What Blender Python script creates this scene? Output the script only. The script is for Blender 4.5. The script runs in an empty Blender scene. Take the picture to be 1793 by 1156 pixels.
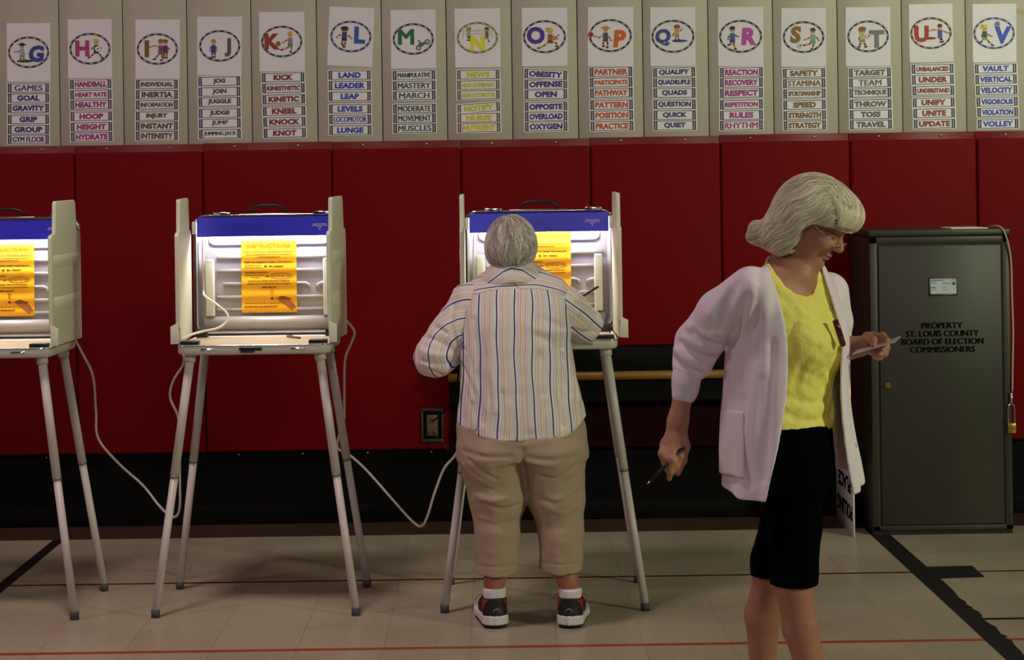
import bpy, bmesh, math, random
import numpy as np
from mathutils import Vector, Matrix, Euler
S = bpy.context.scene
COL = S.collection
PI = math.pi
# ------------------------------------------------------------------ camera
FPX, PPX, PPY, CAMZ, ROLL = 3300.0, 862.0, 324.0, 1.62, math.radians(0.85)
cd = bpy.data.cameras.new('camera'); cam = bpy.data.objects.new('camera', cd); COL.objects.link(cam)
cd.sensor_fit = 'HORIZONTAL'; cd.sensor_width = 36.0
cd.lens = FPX / 1793.0 * 36.0
cd.shift_x = (896.5 - PPX) / 1793.0
cd.shift_y = (PPY - 578.0) / 1793.0
cr, sr = math.cos(ROLL), math.sin(ROLL)
R = Matrix(((cr, sr, 0), (0, 0, -1), (-sr, cr, 0)))       # columns: right, up, backward
cam.matrix_world = Matrix.Translation((0, 0, CAMZ)) @ R.to_4x4()
cd.clip_end = 60
S.camera = cam
def P(px, py, Y):
    """point seen at photo pixel (px, py) at the distance Y from the camera plane"""
    dx, dy = (px - PPX) / FPX, (PPY - py) / FPX
    return Vector((Y * (cr * dx + sr * dy), Y, CAMZ + Y * (-sr * dx + cr * dy)))
# ------------------------------------------------------------------ view, world, lights
S.view_settings.view_transform = 'Standard'; S.view_settings.look = 'None'
S.view_settings.gamma = 1.0; S.view_settings.use_curve_mapping = False
S.view_settings.exposure = -0.87
w = bpy.data.worlds.new('world'); S.world = w; w.use_nodes = True
bg = w.node_tree.nodes['Background']; bg.inputs[0].default_value = (1.0, 0.92, 0.88, 1); bg.inputs[1].default_value = 0.02
def area(name, loc, target, size, power, col, spread=180):
    l = bpy.data.lights.new(name, 'AREA'); l.energy = power; l.color = col; l.size = size
    l.spread = math.radians(spread)
    o = bpy.data.objects.new(name, l); COL.objects.link(o); o.location = loc
    o.rotation_euler = (Vector(target) - Vector(loc)).to_track_quat('-Z', 'Y').to_euler()
    return o
area('gym_light_left', (-5.0, 4.8, 3.3), (-0.6, 8.0, 0.6), 0.6, 70, (1.0, 0.68, 0.74))
area('gym_light_right', (5.6, 3.0, 3.0), (0.6, 8.4, 1.2), 0.6, 240, (0.95, 1.0, 0.66))
area('gym_light_middle', (-1.7, 5.4, 6.8), (-1.4, 6.6, 0.0), 0.8, 60, (1.0, 0.79, 0.74), 80)
area('fill_wall', (4.0, 6.2, 4.8), (2.2, 9.1, 2.2), 0.6, 17, (0.96, 1.0, 0.74), 70)  # added fill lamp without a fixture, lifts the upper right wall
area('fill_front', (0.6, -2.0, 4.6), (0.4, 6.5, 1.0), 1.2, 122, (1.0, 0.89, 0.94))  # added fill behind the camera, brightens surfaces that face the viewer
# ------------------------------------------------------------------ helpers
def lin(c):
    c = c / 255.0
    return c / 12.92 if c <= 0.04045 else ((c + 0.055) / 1.055) ** 2.4
def rgb(r, g, b, k=1.0):
    return (min(1, lin(r) * k), min(1, lin(g) * k), min(1, lin(b) * k), 1)
def shown(r, g, b):           # a print colour read off the dim photo, brought back to paint colour
    return rgb(r, g, b, 1 / 0.62)
MATS = {}
def mat(name, col, rough=0.6, metal=0.0, noise=None, bump=None, spec=0.5, emit=None, extra=None):
    """principled material; noise=(scale, amount), bump=(scale, strength, distance)"""
    if name in MATS: return MATS[name]
    m = bpy.data.materials.new(name); m.use_nodes = True; MATS[name] = m
    nt = m.node_tree; b = nt.nodes['Principled BSDF']
    b.inputs['Base Color'].default_value = col; b.inputs['Roughness'].default_value = rough
    b.inputs['Metallic'].default_value = metal; b.inputs['Specular IOR Level'].default_value = spec
    tc = nt.nodes.new('ShaderNodeTexCoord')
    if noise:
        n = nt.nodes.new('ShaderNodeTexNoise'); n.inputs['Scale'].default_value = noise[0]; n.inputs['Detail'].default_value = 6
        nt.links.new(tc.outputs['Object'], n.inputs['Vector'])
        mr = nt.nodes.new('ShaderNodeMapRange'); mr.inputs['To Min'].default_value = 1 - noise[1]; mr.inputs['To Max'].default_value = 1 + noise[1]
        nt.links.new(n.outputs['Fac'], mr.inputs['Value'])
        mx = nt.nodes.new('ShaderNodeMix'); mx.data_type = 'RGBA'; mx.blend_type = 'MULTIPLY'; mx.inputs[0].default_value = 1
        mx.inputs[6].default_value = col; nt.links.new(mr.outputs[0], mx.inputs[7]); nt.links.new(mx.outputs[2], b.inputs['Base Color'])
    if bump:
        n = nt.nodes.new('ShaderNodeTexNoise'); n.inputs['Scale'].default_value = bump[0]; n.inputs['Detail'].default_value = 4
        nt.links.new(tc.outputs['Object'], n.inputs['Vector'])
        bp = nt.nodes.new('ShaderNodeBump'); bp.inputs['Strength'].default_value = bump[1]; bp.inputs['Distance'].default_value = bump[2]
        nt.links.new(n.outputs['Fac'], bp.inputs['Height']); nt.links.new(bp.outputs[0], b.inputs['Normal'])
    if emit:
        b.inputs['Emission Color'].default_value = emit[0]; b.inputs['Emission Strength'].default_value = emit[1]
    if extra: extra(nt, b, tc)
    return m
class MB:
    """collects shapes into one mesh"""
    def __init__(s): s.bm = bmesh.new(); s.mi = 0
    def _tag(s, fs, smooth=False):
        for f in fs: f.material_index = s.mi; f.smooth = smooth
    def box(s, x0, x1, y0, y1, z0, z1, bev=0, M=None, seg=2):
        b2 = bmesh.new(); bmesh.ops.create_cube(b2, size=1)
        for v in b2.verts: v.co = Vector(((x0 + x1) / 2 + v.co.x * (x1 - x0), (y0 + y1) / 2 + v.co.y * (y1 - y0), (z0 + z1) / 2 + v.co.z * (z1 - z0)))
        if bev: bmesh.ops.bevel(b2, geom=b2.edges[:], offset=bev, segments=seg, profile=0.5, affect='EDGES')
        s.merge(b2, M, bev > 0); return s
    def merge(s, b2, M=None, smooth=False):
        if M is not None: b2.transform(M)
        mp = {v: s.bm.verts.new(v.co) for v in b2.verts}
        fs = []
        for f in b2.faces:
            try: fs.append(s.bm.faces.new([mp[v] for v in f.verts]))
            except ValueError: pass
        s._tag(fs, smooth); b2.free()
    def raw(s, verts, faces, smooth=False):
        vs = [s.bm.verts.new(v) for v in verts]; fs = []
        for f in faces:
            try: fs.append(s.bm.faces.new([vs[i] for i in f]))
            except ValueError: pass
        s._tag(fs, smooth); return s
    def prism(s, pts, a, b, fn=None, smooth=False, bev=0):
        """polygon pts (u,v) extruded from a to b; fn(u,v,w)->xyz"""
        fn = fn or (lambda u, v, w_: (u, w_, v))
        n = len(pts)
        verts = [fn(u, v, a) for u, v in pts] + [fn(u, v, b) for u, v in pts]
        faces = [list(range(n))[::-1], list(range(n, 2 * n))] + [[i, (i + 1) % n, n + (i + 1) % n, n + i] for i in range(n)]
        b2 = bmesh.new(); vs = [b2.verts.new(v) for v in verts]
        for f in faces: b2.faces.new([vs[i] for i in f])
        bmesh.ops.recalc_face_normals(b2, faces=b2.faces[:])
        if bev: bmesh.ops.bevel(b2, geom=b2.edges[:], offset=bev, segments=2, profile=0.5, affect='EDGES')
        s.merge(b2, None, smooth or bev > 0); return s
    def tube(s, path, r, n=12, caps=True, smooth=True, closed=False):
        """sweep a circle along points; r number or list"""
        path = [Vector(p) for p in path]; m = len(path)
        rr = r if isinstance(r, (list, tuple)) else [r] * m
        rings = []; up = None
        for i, p in enumerate(path):
            if closed: t = (path[(i + 1) % m] - path[i - 1]).normalized()
            else: t = (path[min(i + 1, m - 1)] - path[max(i - 1, 0)]).normalized()
            if up is None:
                up = Vector((0, 0, 1)) if abs(t.z) < 0.9 else Vector((1, 0, 0))
            a = (up - t * up.dot(t)).normalized(); b = t.cross(a); up = a
            rings.append([s.bm.verts.new(p + (a * math.cos(2 * PI * k / n) + b * math.sin(2 * PI * k / n)) * rr[i]) for k in range(n)])
        fs = []
        for i in range(m if closed else m - 1):
            A, B = rings[i], rings[(i + 1) % m]
            for k in range(n): fs.append(s.bm.faces.new([A[k], A[(k + 1) % n], B[(k + 1) % n], B[k]]))
        s._tag(fs, smooth)
        if caps and not closed:
            s._tag([s.bm.faces.new(rings[0][::-1]), s.bm.faces.new(rings[-1])])
        return s
    def ball(s, c, r, M=None, seg=16):
        b2 = bmesh.new(); bmesh.ops.create_uvsphere(b2, u_segments=seg, v_segments=seg // 2, radius=1)
        rx, ry, rz = (r, r, r) if not isinstance(r, (tuple, list)) else r
        for v in b2.verts: v.co = Vector((v.co.x * rx, v.co.y * ry, v.co.z * rz))
        if M is not None: b2.transform(M)
        b2.transform(Matrix.Translation(c)); s.merge(b2, None, True); return s
    def loft(s, rings, caps=True, smooth=True, close=True):
        n = len(rings[0]); R_ = [[s.bm.verts.new(p) for p in r] for r in rings]; fs = []
        for A, B in zip(R_, R_[1:]):
            for k in range(n if close else n - 1): fs.append(s.bm.faces.new([A[k], A[(k + 1) % n], B[(k + 1) % n], B[k]]))
        s._tag(fs, smooth)
        if caps and close: s._tag([s.bm.faces.new(R_[0][::-1]), s.bm.faces.new(R_[-1])])
        return s
    def build(s, name, mats, parent=None, recalc=True):
        if recalc: bmesh.ops.recalc_face_normals(s.bm, faces=s.bm.faces[:])
        me = bpy.data.meshes.new(name); s.bm.to_mesh(me); s.bm.free()
        for m in (mats if isinstance(mats, (list, tuple)) else [mats]): me.materials.append(m)
        return link(name, me, parent)
def link(name, me, parent=None):
    o = bpy.data.objects.new(name, me); COL.objects.link(o)
    if parent: o.parent = parent
    return o
def tag(o, label=None, cat=None, group=None, kind=None):
    if label: o['label'] = label
    if cat: o['category'] = cat
    if group: o['group'] = group
    if kind: o['kind'] = kind
    return o
def thing(name, label, cat, loc=(0, 0, 0), rz=0, group=None):
    o = bpy.data.objects.new(name, None); COL.objects.link(o); o.empty_display_size = 0.1
    o.location = loc; o.rotation_euler = (0, 0, rz)
    return tag(o, label, cat, group)
def struct(o): o['kind'] = 'structure'; return o
def copy_tree(o, parent=None):
    c = o.copy(); COL.objects.link(c)
    if parent: c.parent = parent
    for ch in list(o.children): copy_tree(ch, c)
    return c
def text_geo(txt, wid=None, hei=None, bold=0.0, shear=0.0, spacing=1.0):
    """flat triangulated lettering centred on 0,0 (u right, v up), scaled to wid x hei"""
    cu = bpy.data.curves.new('t', 'FONT'); cu.body = txt; cu.size = 1; cu.offset = bold; cu.shear = 0
    cu.space_character = spacing; cu.resolution_u = 3; cu.fill_mode = 'FRONT'
    ob = bpy.data.objects.new('t', cu); COL.objects.link(ob)
    me = bpy.data.meshes.new_from_object(ob.evaluated_get(bpy.context.evaluated_depsgraph_get()))
    vs = [(v.co.x, v.co.y) for v in me.vertices]; fs = [list(p.vertices) for p in me.polygons]
    bpy.data.objects.remove(ob); bpy.data.curves.remove(cu); bpy.data.meshes.remove(me)
    vs = [(x + shear * y, y) for x, y in vs]
    xs = [v[0] for v in vs]; ys = [v[1] for v in vs]
    w0, h0 = max(xs) - min(xs), max(ys) - min(ys)
    sx = wid / w0 if wid else None; sy = hei / h0 if hei else None
    if sx is None: sx = sy
    if sy is None: sy = sx
    cx, cy = (max(xs) + min(xs)) / 2, (max(ys) + min(ys)) / 2
    return [((x - cx) * sx, (y - cy) * sy) for x, y in vs], fs
def text_bold(txt, wid, hei, d, **kw):
    """heavy lettering: the same outlines laid side by side, for letters whose fattened outline would cross itself"""
    vs, fs = text_geo(txt, wid - 2 * d, hei, **kw); V, F = [], []
    for k in (-1, -.33, .33, 1):
        n = len(V); V += [(x + k * d, y, .00012 * (k + 1)) for x, y in vs]; F += [[i + n for i in f] for f in fs]
    return V, F
def slab(mb, vs, fs, w0, w1, fn):
    """give flat outline geometry (u,v) a thickness from w0 (back) to w1 (front)"""
    n = len(vs); edges = {}
    for f in fs:
        for a, b in zip(f, f[1:] + f[:1]): edges[(a, b)] = edges.get((a, b), 0) + 1
    out = [(a, b) for (a, b) in edges if (b, a) not in edges]
    verts = [fn(p[0], p[1], w1 + (p[2] if len(p) > 2 else 0)) for p in vs] + [fn(p[0], p[1], w0 + (p[2] if len(p) > 2 else 0)) for p in vs]
    faces = [list(f) for f in fs] + [[b, a, n + a, n + b] for a, b in out]
    mb.raw(verts, faces); return mb
# ------------------------------------------------------------------ setting
YW = 9.10                                    # front of the back wall
def floor_nodes(nt, b, tc):
    N, L = nt.nodes, nt.links
    br = N.new('ShaderNodeTexBrick'); br.offset = 0.0; br.inputs['Scale'].default_value = 1.0
    br.inputs['Brick Width'].default_value = 0.3048; br.inputs['Row Height'].default_value = 0.3048
    br.inputs['Mortar Size'].default_value = 0.0012; br.inputs['Mortar Smooth'].default_value = 0.3; br.inputs['Bias'].default_value = 0
    br.inputs['Color1'].default_value = (0.40, 0.345, 0.245, 1); br.inputs['Color2'].default_value = (0.45, 0.385, 0.275, 1)
    br.inputs['Mortar'].default_value = (0.26, 0.22, 0.155, 1)
    mp = N.new('ShaderNodeMapping'); mp.inputs['Location'].default_value = (0.10, 0.39, 0)
    L.new(tc.outputs['Object'], mp.inputs[0]); L.new(mp.outputs[0], br.inputs['Vector'])
    n = N.new('ShaderNodeTexNoise'); n.inputs['Scale'].default_value = 55; n.inputs['Detail'].default_value = 8
    L.new(tc.outputs['Object'], n.inputs[0])
    n2 = N.new('ShaderNodeTexNoise'); n2.inputs['Scale'].default_value = 1.7; n2.inputs['Detail'].default_value = 5
    L.new(tc.outputs['Object'], n2.inputs[0])
    ad = N.new('ShaderNodeMath'); ad.operation = 'ADD'; L.new(n.outputs[0], ad.inputs[0]); L.new(n2.outputs[0], ad.inputs[1])
    mr = N.new('ShaderNodeMapRange'); mr.inputs['From Min'].default_value = 0.6; mr.inputs['From Max'].default_value = 1.4
    mr.inputs['To Min'].default_value = 0.78; mr.inputs['To Max'].default_value = 1.18; L.new(ad.outputs[0], mr.inputs[0])
    mx = N.new('ShaderNodeMix'); mx.data_type = 'RGBA'; mx.blend_type = 'MULTIPLY'; mx.inputs[0].default_value = 1
    L.new(br.outputs[0], mx.inputs[6]); L.new(mr.outputs[0], mx.inputs[7]); L.new(mx.outputs[2], b.inputs['Base Color'])
    r2 = N.new('ShaderNodeMapRange'); r2.inputs['To Min'].default_value = 0.22; r2.inputs['To Max'].default_value = 0.42
    L.new(n2.outputs[0], r2.inputs[0]); L.new(r2.outputs[0], b.inputs['Roughness'])
M_floor = mat('vinyl_tile', (0.4, 0.34, 0.25, 1), 0.3, extra=floor_nodes)
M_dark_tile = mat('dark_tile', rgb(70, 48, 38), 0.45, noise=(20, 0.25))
M_base = mat('black_base', rgb(5, 3, 3), 0.7, spec=0.15, noise=(6, 0.3))
M_plank = mat('cream_board', rgb(192, 186, 170), 0.6, noise=(2.5, 0.10), bump=(30, 0.1, 0.002))
M_pad = mat('red_vinyl', rgb(112, 1, 4), 0.6, noise=(1.6, 0.10), bump=(260, 0.25, 0.0006), spec=0.12)
M_padflange = mat('red_vinyl_edge', rgb(118, 4, 8), 0.5, noise=(3, 0.1))
M_seam = mat('dark_groove', rgb(40, 34, 28), 0.8)
M_steel = mat('steel', rgb(200, 195, 190), 0.3, metal=1.0)
M_chrome = mat('chrome', rgb(225, 225, 225), 0.15, metal=1.0)
struct(MB().box(-5.2, 5.2, 1.0, YW + 0.15, -0.1, 0.0).build('floor', M_floor))
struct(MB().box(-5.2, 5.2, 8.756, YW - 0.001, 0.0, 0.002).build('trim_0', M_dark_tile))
# planked upper wall: boards with grooves between them
seams = [103.9, 215.5, 327.8, 440.3, 555.2, 668.8, 782.2, 896.5, 1011.6, 1126, 1240.7, 1354, 1467, 1579.5, 1691.5]
sx = [P(s_, 125, YW).x for s_ in seams]
d0 = (sx[-1] - sx[0]) / (len(sx) - 1)
bx = [sx[0] - d0 * k for k in range(8, 0, -1)] + sx + [sx[-1] + d0 * k for k in range(1, 9)]
mb = MB(); mb.mi = 0
for a, b in zip(bx, bx[1:]): mb.box(a + 0.0022, b - 0.0022, YW, YW + 0.05, 1.70, 3.2, 0.002, seg=1)
mb.mi = 1; mb.box(bx[0], bx[-1], YW + 0.012, YW + 0.15, 0.0, 3.2)
struct(mb.build('wall_back', [M_plank, M_seam]))
struct(MB().box(bx[0], bx[-1], YW - 0.012, YW + 0.014, 0.002, 0.42).box(bx[0], bx[-1], YW - 0.02, YW + 0.01, 0.002, 0.09, 0.004).build('baseboard_back', M_base))
# wall pads
pads = [129.5, 354, 580.5, 806.5, 1033.5, 1261.5, 1488.5, 1710.5]
pxs = [P(s_, 260, YW - 0.05).x for s_ in pads]
dp = (pxs[-1] - pxs[0]) / 7
pxs = [pxs[0] - 2 * dp, pxs[0] - dp] + pxs + [pxs[-1] + dp]
pl = ['red vinyl wall pad at the far left end of the wall', 'red vinyl wall pad under the G words, behind the leftmost booth',
      'red vinyl wall pad under the H and I word columns', 'red vinyl wall pad under the J and K words, behind the empty middle booth',
      'red vinyl wall pad under the L and M words, with the electrical outlet', 'red vinyl wall pad under the N and O words, behind the occupied booth',
      'red vinyl wall pad under the P and Q word columns', 'red vinyl wall pad under the R and S words, behind the woman in the cardigan',
      'red vinyl wall pad under the T and U words, behind the steel cabinet', 'red vinyl wall pad under the V words, right of the steel cabinet']
ZT, ZB = 1.842, 0.322
random.seed(4)
for i, (a, b) in enumerate(zip(pxs, pxs[1:])):
    if i == 0: continue
    w_ = (b - a) / 2; t = thing('wall_pad', pl[i], 'wall pad', ((a + b) / 2, YW, ZB), 0, 'red wall pads along the wall')
    h_ = ZT - ZB; dz = random.uniform(-0.004, 0.004)
    MB().box(-w_ + 0.0015, w_ - 0.0015, -0.052, -0.004, 0.034 + dz, h_ - 0.036 + dz, 0.014, seg=4).build('cushion', M_pad, t)
    MB().box(-w_ + 0.001, w_ - 0.001, -0.010, 0.004, 0.0, h_ + dz, 0.002, seg=1).build('backing_board', M_padflange, t)
    for zz in (0.016, h_ - 0.017 + dz):
        for xx in (-w_ * 0.52, w_ * 0.47):
            MB().ball((xx, -0.010, zz), (0.0065, 0.004, 0.0065), seg=10).build('screw', M_steel, t)
# court lines on the floor
M_redl = mat('red_paint', rgb(94, 20, 12), 0.4); M_orl = mat('orange_paint', rgb(164, 74, 34), 0.4)
M_tape = mat('black_tape', rgb(12, 7, 7), 0.6, noise=(9, 0.3))
def P0(px, py):                               # floor point under a photo pixel
    dx, dy = (px - PPX) / FPX, (PPY - py) / FPX
    k = -CAMZ / (-sr * dx + cr * dy); return Vector((k * (cr * dx + sr * dy), k, 0))
def strip(a, b, wd, z, ends=None):
    a, b = Vector(a), Vector(b); d = (b - a).normalized(); n = Vector((-d.y, d.x, 0)) * wd / 2
    mb = MB(); p = [a - n, b - n, b + n, a + n]
    mb.prism([(q.x, q.y) for q in p], 0.0, z, lambda u, v, w_: (u, v, w_)); return mb
yr = P0(900, 1013).y; yo = P0(900, 1133).y
struct(strip((-5.1, yr, 0), (P0(1600, 1000).x, yr, 0), 0.022, 0.0012).build('trim_1', M_redl))
struct(strip((P0(1714, 1000).x, yr, 0), (5.1, yr, 0), 0.022, 0.0012).build('trim_2', M_redl))
struct(strip((-5.1, yo, 0), (P0(1728, 1124).x, yo, 0), 0.030, 0.0012).build('trim_3', M_orl))
struct(strip((P0(1768, 1124).x, yo, 0), (5.1, yo, 0), 0.030, 0.0012).build('trim_4', M_orl))
xl = (P0(103, 948).x + P0(20, 1012).x) / 2
struct(strip((xl, 1.2, 0), (xl, 8.756, 0), 0.052, 0.0016).build('trim_5', M_tape))
# right-hand black tape with its torn edge
a, b = P0(1556, 946), P0(1762, 1140); xr = (a.x + b.x) / 2
random.seed(8); pts = [(xr - 0.043, 8.78), (xr - 0.043, 1.2), (xr + 0.043, 1.2)]
y = 5.9
while y < 7.35: pts.append((xr + 0.043 + random.uniform(-0.012, 0.006), y)); y += random.uniform(0.02, 0.06)
pts += [(xr + 0.043, 7.4), (xr + 0.043, 8.78)]
struct(MB().prism(pts, 0, 0.0018, lambda u, v, w_: (u, v, w_)).build('trim_6', M_tape))
q = [P0(1612, 994), P0(1702, 992), P0(1724, 1011), P0(1634, 1014)]
tag(MB().prism([(v.x, v.y) for v in q], 0.0018, 0.0032, lambda u, v, w_: (u, v, w_)).build('floor_tape', M_tape), 'black tape patch stuck beside the black floor line at right', 'tape')
yb = P0(1750, 1084).y
struct(strip((xr + 0.03, yb, 0), (5.1, yb, 0), 0.026, 0.0014).build('trim_7', M_tape))
# black ledge with the wooden rail
M_black = mat('black_laminate', rgb(5, 3, 3), 0.6, spec=0.15); M_wood = mat('varnished_wood', rgb(140, 98, 36), 0.35, noise=(14, 0.25))
xa, xb = P(786, 650, 9.0).x, P(1420, 640, 9.0).x
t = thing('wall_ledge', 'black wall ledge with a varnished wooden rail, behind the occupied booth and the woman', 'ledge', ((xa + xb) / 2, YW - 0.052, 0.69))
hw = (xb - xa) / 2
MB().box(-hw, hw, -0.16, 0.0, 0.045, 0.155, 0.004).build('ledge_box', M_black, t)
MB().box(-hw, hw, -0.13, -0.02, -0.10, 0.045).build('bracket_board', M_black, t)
MB().box(-hw, hw, -0.012, 0.0, -0.335, -0.10, 0.002).build('shade_panel', mat('maroon_ledge_shade', rgb(34, 5, 6), 0.7, spec=.1), t)  # added sheet: the ledge's shade on the red pads, as dark colour
MB().tube([(-hw, -0.155, 0.022), (hw, -0.155, 0.022)], 0.021, 14).build('wooden_rail', M_wood, t)
# electrical outlet
oc = P(757, 745, 9.04)
t = thing('electrical_outlet', 'tan duplex electrical outlet in a grey metal frame on the red wall', 'outlet', (oc.x, YW - 0.052, oc.z - 0.08))
M_plate = mat('grey_plate', rgb(70, 70, 72), 0.55, metal=0.3); M_tan = mat('tan_plastic', rgb(120, 96, 70), 0.6)
fr = MB()
for x0, x1, z0, z1 in ((-0.054, 0.054, 0.0, 0.014), (-0.054, 0.054, 0.147, 0.161), (-0.054, -0.043, 0.014, 0.147), (0.043, 0.054, 0.014, 0.147)):
    fr.box(x0, x1, -0.012, 0.0, z0, z1, 0.002, seg=1)
fr.build('frame', M_plate, t); MB().box(-0.043, 0.043, -0.003, 0.0, 0.014, 0.147).build('recess', M_black, t)
pt = MB().box(-0.026, 0.026, -0.008, -0.003, 0.03, 0.13, 0.002).build('outlet_plate', M_tan, t)
for zz in (0.058, 0.102):
    sk = MB().tube([(0, -0.008, zz), (0, -0.0105, zz)], 0.016, 16).build('socket', mat('tan_plastic_dark', rgb(120, 92, 64), 0.5), pt)
    s2 = MB().box(-0.007, -0.005, -0.0112, -0.0103, zz - 0.001, zz + 0.008).box(0.005, 0.007, -0.0112, -0.0103, zz - 0.001, zz + 0.008)
    s2.tube([(0, -0.0103, zz - 0.007), (0, -0.0112, zz - 0.007)], 0.0025, 8).build('slots', M_black, sk)
# ------------------------------------------------------------------ letter posters and word strips on the upper wall
M_paper = mat('white_paper', rgb(236, 232, 240), 0.35, noise=(5, 0.04), bump=(9, 0.25, 0.004))
M_card = mat('white_card', rgb(240, 236, 242), 0.4, noise=(8, 0.04))
M_ink = mat('dark_ink', shown(34, 28, 40), 0.6); M_inkwhite = mat('border_white', rgb(235, 232, 238), 0.5)
M_inkN = mat('olive_ink', shown(70, 62, 34), 0.6)
CR = [(3.984, 0), (3.984, 440), (3.815, 880), (3.958, 1340)]
COLS = [  # letter, crop, poster TL TR BR BL, first/last frame x range, strip centres, words, print colour
 ('G', 0, (48,163,352,160,352,570,48,570), (57,342,57,342), (614,684,755,833,904,973), 'GAMES,GOAL,GRAVITY,GRIP,GROUP,GYM FLOOR', (44,40,96), 'navy'),
 ('H', 0, (472,138,778,132,783,545,477,545), (490,776,497,784), (587,660,730,812,885,955), 'HANDBALL,HEART RATE,HEALTHY,HOOP,HEIGHT,HYDRATE', (128,34,96), 'magenta'),
 ('I', 0, (946,137,1257,137,1252,548,944,548), (950,1240,950,1240), (588,660,731,810,879,948), 'INDIVIDUAL,INERTIA,INFORMATION,INJURY,INSTANT,INTENSITY', (78,60,40), 'brown'),
 ('J', 0, (1378,117,1686,117,1688,528,1375,525), (1385,1675,1390,1680), (567,640,710,790,860,934), 'JOG,JOIN,JUGGLE,JUDGE,JUMP,JUMPING JACK', (58,50,54), 'charcoal'),
 ('K', 1, (50,88,370,80,376,498,62,498), (75,370,88,380), (540,615,692,775,850,928), 'KICK,KINESTHETIC,KINETIC,KNEEL,KNOCK,KNOT', (104,36,40), 'maroon'),
 ('L', 1, (545,45,860,58,843,468,530,455), (540,832,545,837), (524,597,672,760,832,908), 'LAND,LEADER,LEAP,LEVELS,LOCOMOTOR,LUNGE', (40,58,146), 'blue'),
 ('M', 1, (970,73,1283,65,1292,478,976,478), (988,1283,992,1288), (524,597,667,758,825,895), 'MANIPULATIVE,MASTERY,MARCH,MODERATE,MOVEMENT,MUSCLES', (22,62,52), 'dark green'),
 ('N', 1, (1418,63,1735,57,1740,470,1422,470), (1436,1730,1441,1737), (520,593,662,753,822,890), 'NEWS,NON-DOMINANT,NON-LOCOMOTOR,NOTIFY,NURSE,NUTRIENT', (172,166,30), 'yellow'),
 ('O', 2, (125,55,430,50,434,442,133,442), (147,430,150,432), (497,563,630,713,778,845), 'OBESITY,OFFENSE,OPEN,OPPOSITE,OVERLOAD,OXYGEN', (58,34,106), 'purple'),
 ('P', 2, (568,48,870,45,879,442,572,440), (582,865,590,872), (480,550,620,700,770,842), 'PARTNER,PARTICIPATE,PATHWAY,PATTERN,POSITION,PRACTICE', (158,74,36), 'orange'),
 ('Q', 2, (983,50,1283,45,1293,440,991,440), (1007,1285,1010,1292), (483,551,621,698,769,838), 'QUALIFY,QUADRUPLE,QUADS,QUESTION,QUICK,QUIET', (50,52,100), 'slate blue'),
 ('R', 2, (1440,47,1738,45,1745,443,1440,443), (1453,1737,1453,1737), (483,551,621,698,769,838), 'REACTION,RECOVERY,RESPECT,REPETITION,RULES,RHYTHM', (136,42,116), 'pink'),
 ('S', 3, (110,57,419,55,423,462,110,462), (123,413,128,420), (507,577,648,727,799,869), 'SAFETY,STAMINA,SPORTSMANSHIP,SPEED,STRENGTH,STRATEGY', (104,78,40), 'olive brown'),
 ('T', 3, (550,52,862,47,872,458,564,460), (580,868,587,876), (503,573,643,721,793,863), 'TARGET,TEAM,TECHNIQUE,THROW,TOSS,TRAVEL', (84,78,82), 'grey'),
 ('U', 3, (990,32,1293,24,1307,430,1003,433), (1014,1302,1030,1315), (478,552,628,710,784,858), 'UNBALANCED,UNDER,UNDERSTAND,UNIFY,UNITE,UPDATE', (116,44,36), 'rust red'),
 ('V', 3, (1430,30,1733,25,1745,432,1443,432), (1452,1738,1473,1753), (475,550,625,705,778,858), 'VAULT,VERTICAL,VELOCITY,VIGOROUS,VIOLATION,VOLLEY', (48,62,156), 'royal blue')]
LET = {'G': ((255,375),116,(200,365)), 'H': ((575,338),112,(628,340)), 'I': ((1025,340),118,(1098,342)), 'J': ((1590,330),128,(1533,320)),
 'K': ((147,290),112,(213,290)), 'L': ((757,245),118,(695,255)), 'M': ((1080,258),108,(1130,272)), 'N': ((1580,300),108,(1578,263)),
 'O': ((222,237),116,(280,245)), 'P': ((783,258),116,(720,238)), 'Q': ((1072,250),114,(1138,243)), 'R': ((1645,243),116,(1590,243)),
 'S': ((210,240),118,(265,257)), 'T': ((772,270),122,(712,252)), 'U': ((1083,235),114,(1148,230)), 'V': ((1648,243),120,(1585,230))}
BIG = {'G': (40,54,116), 'H': (140,44,104), 'I': (96,72,40), 'J': (76,72,76), 'K': (120,48,34), 'L': (44,72,150), 'M': (30,92,52), 'N': (190,186,36),
 'O': (72,36,120), 'P': (178,84,32), 'Q': (56,60,116), 'R': (160,62,140), 'S': (118,90,42), 'T': (104,100,104), 'U': (140,48,34), 'V': (50,70,172)}
FR_ = lambda u, v, w_: (u, -w_, v)            # card space: u right, v up, w out of the wall
def cardmat(c): return mat('ink_%d_%d_%d' % c, shown(*c), 0.55)
def rrect(w_, h_, r, n=5):
    pts = []
    for cx, cy, a0 in ((w_/2-r, h_/2-r, 0), (-w_/2+r, h_/2-r, 90), (-w_/2+r, -h_/2+r, 180), (w_/2-r, -h_/2+r, 270)):
        for k in range(n): a = math.radians(a0 + 90 * k / (n - 1)); pts.append((cx + r * math.cos(a), cy + r * math.sin(a)))
    return pts
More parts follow.
